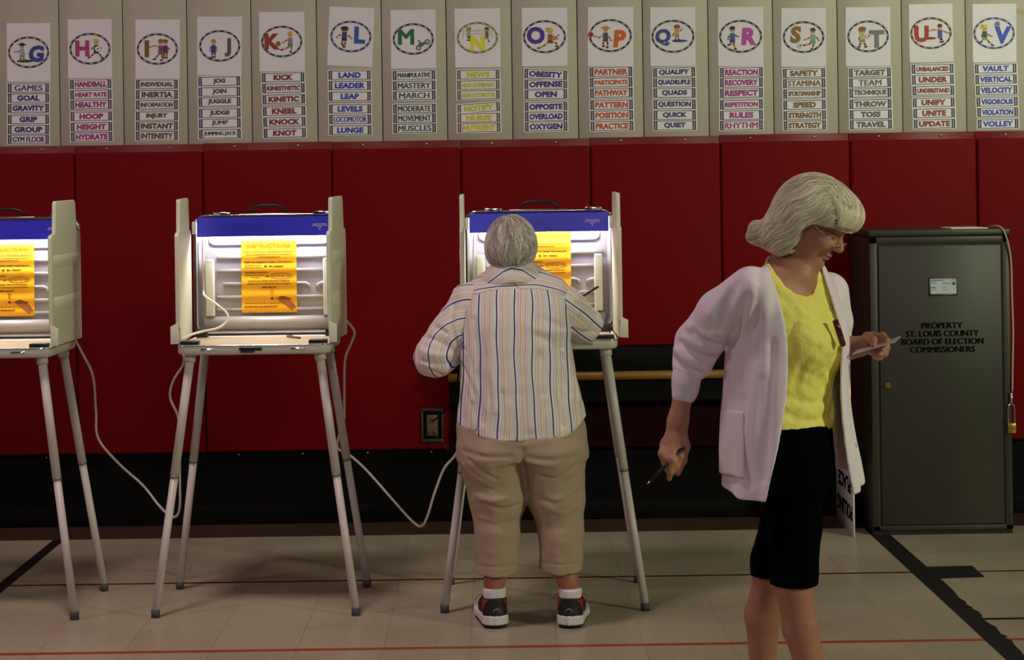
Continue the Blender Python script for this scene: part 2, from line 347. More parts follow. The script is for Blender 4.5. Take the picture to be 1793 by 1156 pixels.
def film_border(fw, fh):
    mb = MB(); t_ = 0.0026; e = 0.0165; wo = 0.0024
    def rc(x0, x1, z0, z1, w1=wo): mb.prism([(x0, z0), (x1, z0), (x1, z1), (x0, z1)], 0.0012, w1, FR_)
    rc(-fw/2, fw/2, fh/2 - t_, fh/2); rc(-fw/2, fw/2, -fh/2, -fh/2 + t_)
    for s_ in (-1, 1):
        o, i = s_ * fw / 2, s_ * (fw / 2 - e)
        x0, x1 = min(o, i), max(o, i); q = (x1 - x0)
        rc(x0, x0 + q * 0.30, -fh/2 + t_, fh/2 - t_); rc(x1 - q * 0.30, x1, -fh/2 + t_, fh/2 - t_)
        for k in range(5):
            zc = -fh/2 + t_ + (fh - 2 * t_) * (k + 0.5) / 5
            rc(x0 + q * 0.30, x1 - q * 0.30, zc - 0.0017, zc + 0.0017)
    return mb
def disc(mb, x, z, rx, rz=None, w0=0.0012, w1=0.0026, n=18, rot=0):
    rz = rz or rx; c_, s_ = math.cos(rot), math.sin(rot)
    pts = [(rx * math.cos(2*PI*k/n), rz * math.sin(2*PI*k/n)) for k in range(n)]
    mb.prism([(x + c_*a - s_*b, z + s_*a + c_*b) for a, b in pts], w0, w1, FR_)
def stroke(mb, pts, wd, w0=0.0012, w1=0.0024):
    for (x0, z0), (x1, z1) in zip(pts, pts[1:]):
        d = math.hypot(x1-x0, z1-z0) or 1; nx, nz = -(z1-z0)/d*wd/2, (x1-x0)/d*wd/2
        mb.prism([(x0-nx, z0-nz), (x1-nx, z1-nz), (x1+nx, z1+nz), (x0+nx, z0+nz)], w0, w1, FR_); disc(mb, x1, z1, wd/2, None, w0, w1, 8)
# little generic playing children: joints in figure units (height 1), colours skin, hair, shirt, shorts
KIDS = {
 'G': dict(h=.036, arms=[((0,.62),(-.2,.52),(-.42,.50)), ((0,.62),(.12,.45),(.10,.30))], legs=[((-.05,.32),(-.08,.12),(-.10,0)), ((.05,.32),(.10,.12),(.12,0))], hair=(30,30,34), shirt=(120,140,150), short=(110,120,130), hat=1, base=(40,60,50)),
 'H': dict(h=.038, arms=[((0,.62),(-.24,.5),(-.05,.42)), ((0,.62),(.24,.5),(.05,.42))], legs=[((-.05,.3),(-.2,.15),(-.36,.02)), ((.05,.3),(.2,.15),(.32,0))], hair=(170,150,70), shirt=(56,54,60), short=(40,40,46), ball=((.08,.46),.14,(190,190,196))),
 'I': dict(h=.040, arms=[((0,.62),(-.3,.66),(-.55,.58)), ((0,.62),(.2,.5),(.25,.32))], legs=[((-.05,.3),(-.18,.15),(-.3,.0)), ((.05,.3),(.08,.15),(.05,-.05))], hair=(110,84,40), shirt=(110,54,90), short=(96,80,70)),
 'J': dict(h=.036, arms=[((0,.64),(-.17,.52),(-.18,.34)), ((0,.64),(.17,.52),(.18,.34))], legs=[((-.05,.3),(-.07,.15),(-.07,0)), ((.05,.3),(.07,.15),(.07,0))], hair=(150,110,60), shirt=(40,50,130), short=(36,46,120)),
 'K': dict(h=.038, arms=[((0,.64),(-.22,.52),(-.4,.40)), ((0,.64),(.1,.5),(.05,.35))], legs=[((0,.3),(-.12,.16),(-.42,.04)), ((.03,.3),(.06,.15),(.04,-.06))], hair=(170,140,60), shirt=(110,112,104), short=(90,92,90), ball=((-.62,.36),.13,(140,84,40))),
 'L': dict(h=.040, arms=[((0,.5),(-.25,.5),(-.38,.36)), ((0,.5),(.25,.46),(.35,.34))], legs=[((-.05,.24),(-.12,.12),(-.04,.02)), ((.05,.24),(.06,.1),(.02,-.08))], hair=(44,34,34), shirt=(50,56,110), short=(40,40,60), bighair=1),
 'O': dict(h=.040, arms=[((0,.62),(.28,.5),(.42,.62)), ((0,.62),(.2,.40),(.36,.44))], legs=[((-.05,.3),(-.3,.1),(-.55,-.02)), ((.05,.3),(.3,.22),(.34,.06))], hair=(178,164,52), shirt=(140,70,44), short=(70,54,44), tails=1),
 'P': dict(h=.040, arms=[((0,.6),(-.3,.42),(-.55,.5)), ((0,.6),(.2,.42),(.28,.26))], legs=[((-.04,.3),(-.12,.14),(-.08,0)), ((.05,.3),(.1,.14),(.1,-.06))], hair=(150,120,50), shirt=(74,64,62), short=(64,56,54), hat=1, ball=((-.72,.56),.13,(150,40,40))),
 'Q': dict(h=.034, arms=[((0,.5),(.22,.6),(.3,.72)), ((0,.5),(-.2,.4),(-.24,.3))], legs=[((-.05,.2),(-.1,.08),(-.1,0)), ((.05,.2),(.1,.08),(.12,0))], hair=(150,46,44), shirt=(150,140,60), short=(120,110,60), bighair=1, base=(44,60,140)),
 'R': dict(h=.042, arms=[((0,.64),(-.18,.5),(-.2,.36)), ((0,.64),(.16,.54),(.28,.50))], legs=[((-.03,.3),(-.1,.14),(-.14,.12)), ((.04,.3),(.06,.14),(.16,-.08))], hair=(36,32,40), shirt=(56,70,140), short=(44,50,110)),
 'S': dict(h=.040, arms=[((0,.62),(-.22,.48),(-.42,.40)), ((0,.62),(.22,.48),(.3,.36))], legs=[((0,.3),(-.16,.2),(-.42,.14)), ((.03,.3),(.02,.12),(-.04,-.06))], hair=(60,40,34), shirt=(110,140,130), short=(96,120,116), ball=((-.62,.12),.14,(170,168,174))),
 'T': dict(h=.042, arms=[((0,.5),(-.16,.4),(-.10,.30)), ((0,.5),(.22,.46),(.3,.5))], legs=[((-.06,.26),(-.1,.12),(-.14,0)), ((.06,.26),(.12,.12),(.18,0))], hair=(110,84,40), shirt=(160,150,120), short=(130,110,60), bighair=1, ball=((.3,.5),.13,(180,176,180))),
 'U': dict(h=.036, arms=[((0,.64),(-.35,.68),(-.62,.62)), ((0,.64),(.3,.55),(.5,.48))], legs=[((0,.3),(.02,.15),(.06,0)), ((.05,.3),(.1,.15),(.16,.02))], hair=(44,38,40), shirt=(54,72,150), short=(54,72,150), disc=((-.55,.22),(.36,.07),(110,40,34))),
 'V': dict(h=.040, arms=[((0,.6),(.2,.46),(.36,.40)), ((0,.6),(-.15,.44),(-.05,.32))], legs=[((-.04,.3),(-.16,.14),(-.22,.08)), ((.05,.3),(.2,.14),(.4,-.04))], hair=(186,170,50), shirt=(60,70,60), short=(110,140,110), tails=1, ball=((.62,1.0),.14,(120,120,124)))}
FIGC = {'G': (155,362), 'H': (672,336), 'I': (1122,342), 'J': (1490,335), 'K': (272,285), 'L': (650,245), 'O': (318,250), 'P': (688,240), 'Q': (1165,215),
        'R': (1535,245), 'S': (330,262), 'T': (672,250), 'U': (1210,228), 'V': (1520,238)}
SK = (168, 124, 84)
def kid(par, k, ox, oz):
    H_ = k['h'] * 2.15; f = lambda p: (ox + p[0] * H_, oz + (p[1] - 0.5) * H_)
    root = None; hr = 0.15 * H_ * (1.25 if k.get('bighair') else 1); hz = (.83 if not k.get('bighair') else .74)
    mb = MB()
    for a in k['arms']: stroke(mb, [f(p) for p in a], .07 * H_)
    for l in k['legs']: stroke(mb, [f(p) for p in l], .085 * H_)
    x, z = f((0, hz)); disc(mb, x, z, hr * .82, hr * .9)
    mb.mi = 1; disc(mb, x, z + hr * .45, hr * (1.0 if k.get('bighair') else .86), hr * .62, w1=.0030)
    if k.get('tails'): disc(mb, x - hr, z + hr * .3, hr * .45, hr * .8, w1=.0030)
    if k.get('hat'): disc(mb, x, z + hr * .45, hr * 1.55, hr * .3, w1=.0032)
    mb.mi = 2; a, b = f((-.11, .66)), f((.12, .34)); q = f((-.12, .34)); c_ = f((.11, .66))
    mb.prism([q, b, c_, a], .0012, .0028, FR_)
    mb.mi = 3; a, b, q, c_ = f((-.12, .36)), f((.13, .22)), f((-.13, .22)), f((.12, .36)); mb.prism([q, b, c_, a], .0012, .0027, FR_)
    mb.mi = 4
    for l in k['legs']: x, z = f(l[-1]); disc(mb, x - .02 * H_, z, .075 * H_, .045 * H_, w1=.0029)
    if k.get('ball'):
        (bx_, bz_), r, c_ = k['ball']; x, z = f((bx_, bz_)); m2 = MB(); disc(m2, x, z, r * H_, w1=.0031); m2.mi = 1; disc(m2, x, z, r * H_ * .3, w1=.0033); m2.build('ball_print', [cardmat(c_), cardmat((46, 40, 44))], par)
    if k.get('base'): mb.mi = 5; x, z = f((.15, 0)); disc(mb, x, z, .45 * H_, .08 * H_, w1=.0022)
    if k.get('disc'): x, z = f(k['disc'][0]); m2 = MB(); disc(m2, x, z, k['disc'][1][0] * H_, k['disc'][1][1] * H_); m2.build('trampoline_print', cardmat(k['disc'][2]), par)
    extra = (k.get('ball') or k.get('disc') or (0, 0, (90, 90, 90)))[2] if not k.get('base') else k['base']
    ms = [cardmat(SK), cardmat(k['hair']), cardmat(k['shirt']), cardmat(k['short']), cardmat((46, 40, 44)), cardmat(extra)]
    return mb.build('figure_print', ms, par)
def motorbike(par, ox, oz):
    mb = MB(); s_ = .0021
    for x, z in ((-9, -9), (11, 4)):
        n = 20; ro, ri = 6.2, 3.8
        pts = [(ox + (x + ro*math.cos(2*PI*k/n))*s_, oz + (z + ro*math.sin(2*PI*k/n))*s_) for k in range(n)]
        inn = [(ox + (x + ri*math.cos(2*PI*k/n))*s_, oz + (z + ri*math.sin(2*PI*k/n))*s_) for k in range(n)]
        for k in range(n): mb.prism([inn[k], pts[k], pts[(k+1) % n], inn[(k+1) % n]], .0012, .0026, FR_)
        disc(mb, ox + x*s_, oz + z*s_, .0022)
    g = lambda *p: [(ox + a*s_, oz + b*s_) for a, b in p]
    stroke(mb, g((-9, -9), (-7, 3), (-10, 7)), .0034); stroke(mb, g((11, 4), (2, -2), (-3, -4)), .004); stroke(mb, g((-10, 7), (-5, 8)), .003)
    mb.mi = 1; mb.prism(g((-7, -5), (1, -6), (5, 0), (8, 6), (0, 3), (-7, 4)), .0012, .0028, FR_)
    return mb.build('motorbike_print', [cardmat((60, 66, 60)), cardmat((70, 96, 70))], par)
random.seed(3)
for (ch, ci, pc, fx, ys, words, col, cname) in COLS:
    sc, ox = CR[ci]
    px = lambda x, y: P(ox + x / sc, y / sc, YW)
    tl, tr, br, bl = (px(pc[i], pc[i+1]) for i in (0, 2, 4, 6))
    cen = (tl + tr + br + bl) / 4; wd = ((tr - tl).length + (br - bl).length) / 2; he = ((tl - bl).length + (tr - br).length) / 2
    ang = -math.atan2((tr - tl).z + (br - bl).z, (tr - tl).x + (br - bl).x) / 1.0
    po = MB(); nx, nz = 8, 10; rs = random.Random(ord(ch)); cu = [rs.uniform(0.0005, 0.005) for _ in range(4)]
    def ww(u, v): return 0.0010 + (cu[0]*max(0,u-.6)*max(0,v-.5) + cu[1]*max(0,.4-u)*max(0,v-.6) + cu[2]*max(0,.35-u)*max(0,.3-v) + cu[3]*max(0,u-.55)*max(0,.3-v)) * 4
    g = [(-wd/2 + wd*i/nx, -he/2 + he*j/nz, i/nx, j/nz) for j in range(nz+1) for i in range(nx+1)]
    fv = [(u, -ww(a, b), v) for u, v, a, b in g] + [(u, -0.0002, v) for u, v, a, b in g]
    n1 = (nx+1)*(nz+1); ff = []
    for j in range(nz):
        for i in range(nx):
            a = j*(nx+1)+i; ff.append([a, a+1, a+nx+2, a+nx+1]); ff.append([n1+a+nx+1, n1+a+nx+2, n1+a+1, n1+a])
    for i in range(nx):
        ff.append([i+1, i, n1+i, n1+i+1]); a = nz*(nx+1)+i; ff.append([a, a+1, n1+a+1, n1+a])
    for j in range(nz):
        a = j*(nx+1); ff.append([a, a+nx+1, n1+a+nx+1, n1+a]); a += nx; ff.append([a+nx+1, a, n1+a, n1+a+nx+1])
    po.raw(fv, ff, False); o = po.build('letter_poster', M_paper)
    o.location = cen; o.rotation_euler = (0, ang, 0)
    figd = {'G': 'child in a hat', 'H': 'child holding a ball', 'I': 'pair of children', 'J': 'child in blue', 'K': 'child kicking a ball', 'L': 'dark-haired child', 'M': 'motorbike', 'N': 'two children at a net',
            'O': 'fair-haired kneeling child', 'P': 'child in a hat', 'Q': 'red-haired child', 'R': 'running child', 'S': 'child kicking a ball', 'T': 'child with a racket', 'U': 'child and a trampoline', 'V': 'fair-haired child and a ball'}[ch]
    tag(o, 'white poster with oval frame, %s letter %s and %s' % (cname, ch, figd), 'poster', 'letter posters on the wall')
    (lx, ly), lh, (rx_, ry_) = LET[ch]
    loc = lambda x, y: (lambda q: ((q.x - cen.x) * math.cos(ang) - (q.z - cen.z) * math.sin(ang), (q.x - cen.x) * math.sin(ang) + (q.z - cen.z) * math.cos(ang)))(px(x, y))
    rx, rz = loc(rx_, ry_); A, B = 143 / sc / 362.6, 110 / sc / 362.6
    ring = MB(); n = 80; band = 0.0092
    for k in range(n):
        a0, a1 = 2*PI*k/n, 2*PI*(k+1)/n
        q = [(rx + (A - d) * math.cos(a), rz + (B - d) * math.sin(a)) for a, d in ((a0, 0), (a1, 0), (a1, band), (a0, band))]
        ring.mi = 0; ring.prism(q[::-1], .0010, .0022, FR_)
        if k % 5 in (0, 1):
            q = [(rx + (A - d) * math.cos(a), rz + (B - d) * math.sin(a)) for a, d in ((a0, .0033), (a1, .0033), (a1, .0060), (a0, .0060))]
            ring.mi = 1; ring.prism(q[::-1], .0012, .0027, FR_)
    rc_ = (40, 30, 44) if ch not in 'LNUV' else {'L': (36, 40, 96), 'N': (110, 100, 30), 'U': (70, 30, 32), 'V': (40, 46, 110)}[ch]
    ring.build('oval_border', [cardmat(rc_), M_inkwhite], o)
    x, z = loc(lx, ly); vs, fs = text_geo(ch, None, lh / sc / 362.6, bold=0.05, shear=0.08 if ch in 'GVSRPQ' else 0.0) if ch != 'M' else text_bold(ch, 112 / sc / 362.6, lh / sc / 362.6, .0035)
    lm = MB(); slab(lm, [(x + u, z + v, *r) for u, v, *r in vs], fs, .0012, .0034, FR_); lm.build('letter', cardmat(BIG[ch]), o)
    if ch in KIDS: kk = dict(KIDS[ch]); kk['h'] *= 1.15; x, z = loc(*FIGC[ch]); kid(o, kk, x, z)
    if ch == 'I': x, z = loc(1155, 338); kid(o, dict(KIDS['J'], h=.042, shirt=(60, 40, 90), short=(70, 60, 80), arms=[((0,.62),(.2,.5),(.1,.36)), ((0,.62),(-.2,.5),(-.3,.52))], hair=(100, 76, 40)), x, z)
    if ch == 'M': x, z = loc(1195, 305); motorbike(o, x, z)
    if ch == 'N':
        for xx, k in ((1518, dict(KIDS['J'], h=.030, arms=[((0,.64),(-.14,.8),(-.14,.98)), ((0,.64),(.14,.8),(.14,.98))], shirt=(130, 140, 110), short=(60, 70, 70))), (1644, dict(KIDS['R'], h=.030, arms=[((0,.64),(-.14,.8),(-.14,.98)), ((0,.64),(.14,.8),(.14,.98))], shirt=(60, 90, 60), short=(120, 60, 50)))):
            x, z = loc(xx, 235); kid(o, k, x, z)
        nm = MB(); a = loc(1478, 215); b = loc(1678, 210); a2 = loc(1478, 238); b2_ = loc(1678, 236); c1 = loc(1478, 270); c2 = loc(1678, 265)
        stroke(nm, [a, b], .0012); stroke(nm, [a2, b2_], .0012); stroke(nm, [a, c1], .0014); stroke(nm, [b, c2], .0014)
        for k in range(1, 12): stroke(nm, [(a[0] + (b[0]-a[0])*k/12, a[1] + (b[1]-a[1])*k/12), (a2[0] + (b2_[0]-a2[0])*k/12, a2[1] + (b2_[1]-a2[1])*k/12)], .0005)
        nm.build('net_print', cardmat((120, 112, 84)), o)
    # word strips
    wl = words.split(',')
    for i, (word, yc) in enumerate(zip(wl, ys)):
        f_ = i / 5; xl_, xr_ = fx[0] + (fx[2]-fx[0])*f_, fx[1] + (fx[3]-fx[1])*f_
        rise = 3 if ch not in 'GILQ' else 1
        dyl, dyr = rise, -rise
        if word == 'NOTIFY': dyl, dyr = 12, -12
        if word == 'OBESITY': dyl, dyr = -7, 7
        if word == 'QUALIFY': dyl, dyr = 4, -4
        L_, R_ = px(xl_, yc + dyl), px(xr_, yc + dyr); c_ = (L_ + R_) / 2; fw = (R_ - L_).length; fh = 62 / sc / 362.6
        out = 0.0004 if i % 2 else 0.0016
        if word in ('OBESITY', 'MODERATE'): out = 0.0030
        so = MB().prism(rrect(fw + .012, fh + .0085, .005), 0, .0014, FR_, bev=0).build('word_strip', M_card)
        so.location = (c_.x, YW - out, c_.z); so.rotation_euler = (0, -math.atan2((R_-L_).z, (R_-L_).x), 0)
        tag(so, 'white word strip reading %s in %s letters, under the letter %s poster' % (word, cname, ch), 'word strip', 'word strips on the wall')
        film_border(fw, fh).build('film_border', M_inkN if ch == 'N' else M_ink, so)
        maxw = fw - .044; cap = 39 / sc / 362.6 * (1.0 if len(word) < 10 else .82)
        vs, fs = text_geo(word, None, cap, bold=.05 if 'M' not in word else .012, shear=.05, spacing=1.02)
        w0 = max(v[0] for v in vs) - min(v[0] for v in vs)
        nat = min(maxw, w0 * 1.16); vs = [(u * nat / w0, v) for u, v in vs]
        if 'M' in word: vs, fs = text_bold(word, nat, cap, .0011, shear=.05)
        tm = MB(); slab(tm, vs, fs, .0010, .0026, FR_); tm.build('lettering', cardmat(col), so)
M_stain = mat('wall_tape', rgb(190, 170, 130), 0.6)
q = P(1789, 20, YW); tg = MB().box(-.025, .025, -.001, 0, -.012, .012).build('tape_scrap', M_stain); tg.location = q; tg.rotation_euler = (0, .15, 0)
tag(tg, 'scrap of tan tape stuck at the upper right corner of the wall', 'tape')
# ------------------------------------------------------------------ voting booths
M_case = mat('booth_grey_plastic', rgb(204, 202, 188), 0.45, noise=(4, 0.05), bump=(180, 0.1, 0.0006))
M_wing = mat('booth_wing_plastic', rgb(224, 224, 200), 0.45, noise=(3, 0.04))
M_lid = mat('booth_lid_white', rgb(172, 165, 161), 0.24, noise=(3, 0.03))
M_gasket = mat('black_gasket', rgb(24, 22, 22), 0.5); M_blk = mat('black_plastic', rgb(22, 20, 20), 0.4)
M_surf = mat('beige_board', rgb(200, 180, 146), 0.4, noise=(10, 0.04))
M_blue = mat('blue_visor', rgb(58, 60, 214), 0.25, spec=0.6)
M_tube = mat('lamp_tube', (1, 1, 1, 1), 0.4, emit=((1.0, 0.97, 0.92, 1), 140.0))
M_leg = mat('leg_grey_metal', rgb(204, 196, 192), 0.4); M_ferr = mat('leg_ring', rgb(130, 126, 124), 0.35, metal=0.5)
M_rub = mat('rubber_foot', rgb(70, 66, 66), 0.7)
M_yel = mat('yellow_paper', rgb(255, 182, 8), 0.5, noise=(6, 0.04)); M_yink = mat('brown_ink', rgb(80, 36, 8), 0.6); M_yhand = mat('tan_ink', rgb(176, 104, 34), 0.6); M_yhead = mat('ochre_ink', rgb(150, 104, 20), 0.6)
M_mark = mat('white_mark', rgb(200, 204, 225), 0.5); M_sticker = mat('white_sticker', rgb(240, 238, 240), 0.4)
M_cord = mat('white_cord', rgb(214, 206, 196), 0.45)
AX, AY = 0.2925, 0.222                         # half width and half depth of the tray
def make_booth(label, loc, rz, inl=0.0, inr=0.02):
    t = thing('voting_booth', label, 'voting booth', loc, rz, 'portable voting booths in a row')
    # tray: open shell with rounded corners
    def rr(hx, hy, r, z, n=6):
        pts = []
        for cx, cy, a0 in ((hx-r, hy-r, 0), (-hx+r, hy-r, 90), (-hx+r, -hy+r, 180), (hx-r, -hy+r, 270)):
            for k in range(n): a = math.radians(a0 + 90*k/(n-1)); pts.append((cx + r*math.cos(a), cy + r*math.sin(a), z))
        return pts
    rings = [rr(AX-.030, AY-.030, .03, .986), rr(AX-.008, AY-.008, .038, .989), rr(AX, AY, .04, .997), rr(AX, AY, .04, 1.023), rr(AX-.003, AY-.003, .038, 1.027), rr(AX-.010, AY-.010, .03, 1.027), rr(AX-.012, AY-.012, .03, 1.018)]
    MB().loft(rings).build('tray', M_case, t)
    # trim line round the rim
    MB().tube(rr(AX+.001, AY+.001, .04, 1.0235), .0028, 8, closed=True).build('rim_trim', M_chrome, t)
    MB().box(-AX+.016, AX-.016, -AY+.016, AY-.016, 1.016, 1.024, .003).build('writing_surface', M_surf, t)
    # lid standing at the back: shell with ribbed inner face
    LB, LT, HX = 1.03, 1.512, .298; yb = AY
    tilt = lambda x, y, z: (x, y + (z - LB) * 0.03, z)
    lid = MB()
    def lr(hx, z0, z1, r, y, n=7):
        cz = (z0 + z1) / 2; hz = (z1 - z0) / 2; pts = []
        for cx, c2, a0 in ((hx-r, hz-r, 0), (-hx+r, hz-r, 90), (-hx+r, -hz+r, 180), (hx-r, -hz+r, 270)):
            for k in range(n): a = math.radians(a0 + 90*k/(n-1)); pts.append(tilt(cx + r*math.cos(a), y, cz + c2 + r*math.sin(a)))
        return pts
    lid.loft([lr(HX-.03, LB+.03, LT-.03, .03, yb+.075), lr(HX-.006, LB+.006, LT-.006, .04, yb+.062), lr(HX, LB, LT, .045, yb+.045), lr(HX, LB, LT, .045, yb), lr(HX-.008, LB+.008, LT-.008, .04, yb-.002), lr(HX-.012, LB+.012, LT-.012, .036, yb+.006), lr(HX-.022, LB+.03, LT-.02, .03, yb+.048)], caps=True)
    lid.build('lid', M_lid, t)
    MB().tube(lr(HX-.004, LB+.004, LT-.004, .042, yb-.003), .0042, 8, closed=True).build('gasket', M_gasket, t)
    MB().tube(lr(HX+.001, LB-.001, LT+.001, .046, yb+.010), .0040, 8, closed=True).build('lid_trim', M_chrome, t)
    # pressed ribs
    rb = MB(); yi = yb + .046
    def rib(pts): rb.tube([tilt(x, yi, z) for x, z in pts], .0075, 8)
    for i, z in enumerate((1.395, 1.341, 1.287, 1.233, 1.179, 1.128)):
        if i == 3:
            rib([(-.19, z), (.145, z), (.158, z-.006), (.160, z-.020)]); rib([(.195, z-.022), (.197, z-.006), (.21, z), (.262, z)])
        elif i == 0: rib([(-.242, z+.03), (-.240, z+.008), (-.225, z), (.225, z), (.240, z+.008), (.242, z+.03)])
        else: rib([(-.215, z), (.262, z)])
    rb.build('pressed_ribs', M_lid, t)
    MB().tube([tilt(-.262, yb+.03, 1.075), tilt(.262, yb+.03, 1.075)], .028, 20).build('lower_roll', M_lid, t)
    for s_ in (-1, 1):
        MB().box(s_*.238-.016, s_*.238+.016, yb+.008, yb+.046, 1.105, 1.335, .004).build('side_bracket', M_wing, t)
        MB().tube([tilt(s_*.228, yb+.036, 1.088), tilt(s_*.228, yb+.046, 1.088)], .012, 14).build('screw_boss', M_chrome, t)
    # lamp: blue visor with the tube beneath it
    vz = MB(); y0 = yb - .030
    vz.prism([(y0, 1.428), (y0 + .006, 1.428), (y0 + .014, 1.494), (yb + .050, 1.500), (yb + .050, 1.508), (y0 + .006, 1.504)], -HX + .018, HX - .018, lambda u, v, w_: (w_, u, v))
    vo = vz.build('lamp_visor', M_blue, t)
    MB().box(-HX + .020, HX - .020, y0 + .016, yb + .049, 1.488, 1.4935).build('reflector', M_lid, vo)
    mk = MB()
    for k, (wd, z) in enumerate(((.060, 1.474), (.064, 1.468), (.020, 1.461), (.008, 1.453))):
        nseg = max(1, int(wd / .009))
        for j in range(nseg):
            x = .215 + (j - (nseg-1)/2) * .009; yy = y0 + (z - 1.428) * .079 - .0002
            mk.box(x-.0033, x+.0033, yy - .0004, yy + .003, z-.0016, z+.0016)
    mk.build('printed_mark', M_mark, vo)
    MB().tube([(-.235, yb+.014, 1.452), (.235, yb+.014, 1.452)], .011, 12).build('lamp_tube', M_tube, t)
    # handle and clips on the lid's top edge
    h = MB(); zt = LT + .002; yh = yb + .035
    h.tube([(-.078, yh, zt+.004), (-.072, yh, zt+.018), (-.055, yh, zt+.031), (-.030, yh, zt+.036), (.030, yh, zt+.036), (.055, yh, zt+.031), (.072, yh, zt+.018), (.078, yh, zt+.004)], .0062, 10)
    ho = h.build('handle', M_blk, t); MB().box(-.118, .118, yh-.010, yh+.010, zt-.004, zt+.005, .002).build('handle_plate', M_steel, ho)
    for x in (-.185, .222): MB().box(x-.034, x+.034, yh-.030, yh+.008, zt-.004, zt+.012, .003).build('clip', M_chrome, t)
    # black corner blocks and hinges
    for s_ in (-1, 1):
        MB().box(s_*.245-.035, s_*.245+.035, -AY+.012, -AY+.062, 1.024, 1.042, .004).build('corner_block', M_blk, t)
        MB().box(s_*.262-.028, s_*.262+.020, AY-.05, AY-.008, 1.024, 1.056, .004).build('hinge_block', M_blk, t)
    # front latches
    MB().box(-.052, .034, -AY-.005, -AY+.004, 1.004, 1.016, .002).box(-.046, .006, -AY-.007, -AY+.004, .997, 1.004, .001).build('latch', M_blk, t)
    for s_ in (-1, 1): MB().box(s_*.172-.028, s_*.172+.028, -AY-.003, -AY+.004, 1.003, 1.014, .003).box(s_*.172-.018, s_*.172+.018, -AY-.005, -AY, 1.007, 1.0105, .001).build('catch', M_chrome, t)
    # side wings
    prof = [(.205, 1.030), (-.172, 1.030), (-.176, 1.085), (-.205, 1.093), (-.206, 1.440), (-.198, 1.452), (-.150, 1.458), (-.140, 1.573), (-.128, 1.582), (.120, 1.586), (.134, 1.576), (.150, 1.462), (.198, 1.452), (.205, 1.44)]
    for s_ in (-1, 1):
        xo = s_ * .302
        wg = MB().prism(prof, xo - .0075, xo + .0075, lambda u, v, w_: (w_ - s_ * (.02 - u) * (inl if s_ < 0 else inr) / .4, u, v), bev=.0018).build('privacy_wing', M_wing, t)
        for q0, q1 in ((1.325, 1.375), (1.160, 1.215)):
            pn = MB().box(-.0010, .0004, -.185, .175, q0, q1, .0003, seg=1).build('raised_panel', M_wing, wg)
            pn.location = (xo + s_*.0078, 0, 0); pn.rotation_euler = (0, 0, -s_ * math.atan((inl if s_ < 0 else inr) / .4))
        MB().prism([(0, 1.032), (.030, 1.030), (.030, 1.098), (0, 1.112)], -.207, -.200, lambda u, v, w_: (s_ * (.300 + u - .222 * (inl if s_ < 0 else inr) / .4), w_, v), bev=.0015).build('stop_tab', M_wing, wg)
        MB().box(xo-.012*s_-.006, xo-.012*s_+.006, .17, .225, 1.44, 1.49, .003).build('wing_hinge', M_wing, wg)
    # four splayed legs
    for sx_ in (-1, 1):
        for sy_ in (-1, 1):
            a = Vector((sx_*.247, sy_*.165, .990)); b = Vector((sx_*.380, sy_*.252, .0)); m = a.lerp(b, .47); d = (b - a).normalized()
            l = MB().tube([a, m], .0170, 16).tube([m, b + Vector((0, 0, .02))], .0152, 16).build('leg', M_leg, t)
            MB().tube([m - d*.005, m + d*.004], .0178, 16).build('joint_ring', M_ferr, l)
            MB().tube([b + Vector((0, 0, .03)), b], .0168, 16).build('foot_cap', M_rub, l)
            MB().tube([a + Vector((0, 0, .002)), a + d*.03], .022, 16).build('socket', M_case, l)
    return t
def bxy(x0, y0, x1, y1): a, b = P0(x0, y0), P0(x1, y1); return (a + b) / 2
b2c = bxy(280, 1081, 623, 1081); b3c = bxy(775, 1078, 1127, 1074)
YB = 7.385
c2 = (b2c.x - .004, YB, 0); c3 = (b3c.x + .014, YB + .01, 0)
c1 = (c2[0] - 1.064, YB, 0)
booth1 = make_booth('voting booth at the left edge of the photo, cut off by the frame', c1, math.radians(-1.0), 0.02, .014)
booth2 = make_booth('empty voting booth between the left-edge booth and the voter, with its whole yellow sheet showing', c2, math.radians(-1.0), 0.024, .020)
booth3 = make_booth('occupied voting booth behind the leaning voter in the striped shirt', c3, math.radians(-1.2), .008, -.006)
# sticker on the middle booth's left wing
lw = [c for c in booth2.children if c.name.startswith('privacy_wing')][0]
st = MB().box(-.0006, .0006, -.060, -.012, 1.265, 1.385).build('sticker', M_sticker, lw); st.location = (-.302 + .0095 - .0012, 0, 0)
sm = MB()
for k in range(5): sm.box(-.0008, .0012, -.052, -.020, 1.285 + k*.02, 1.294 + k*.02)
sm.build('sticker_print', mat('grey_ink', rgb(120, 116, 122), 0.6), lw).location = (-.302 + .0095 - .0012, 0, 0)
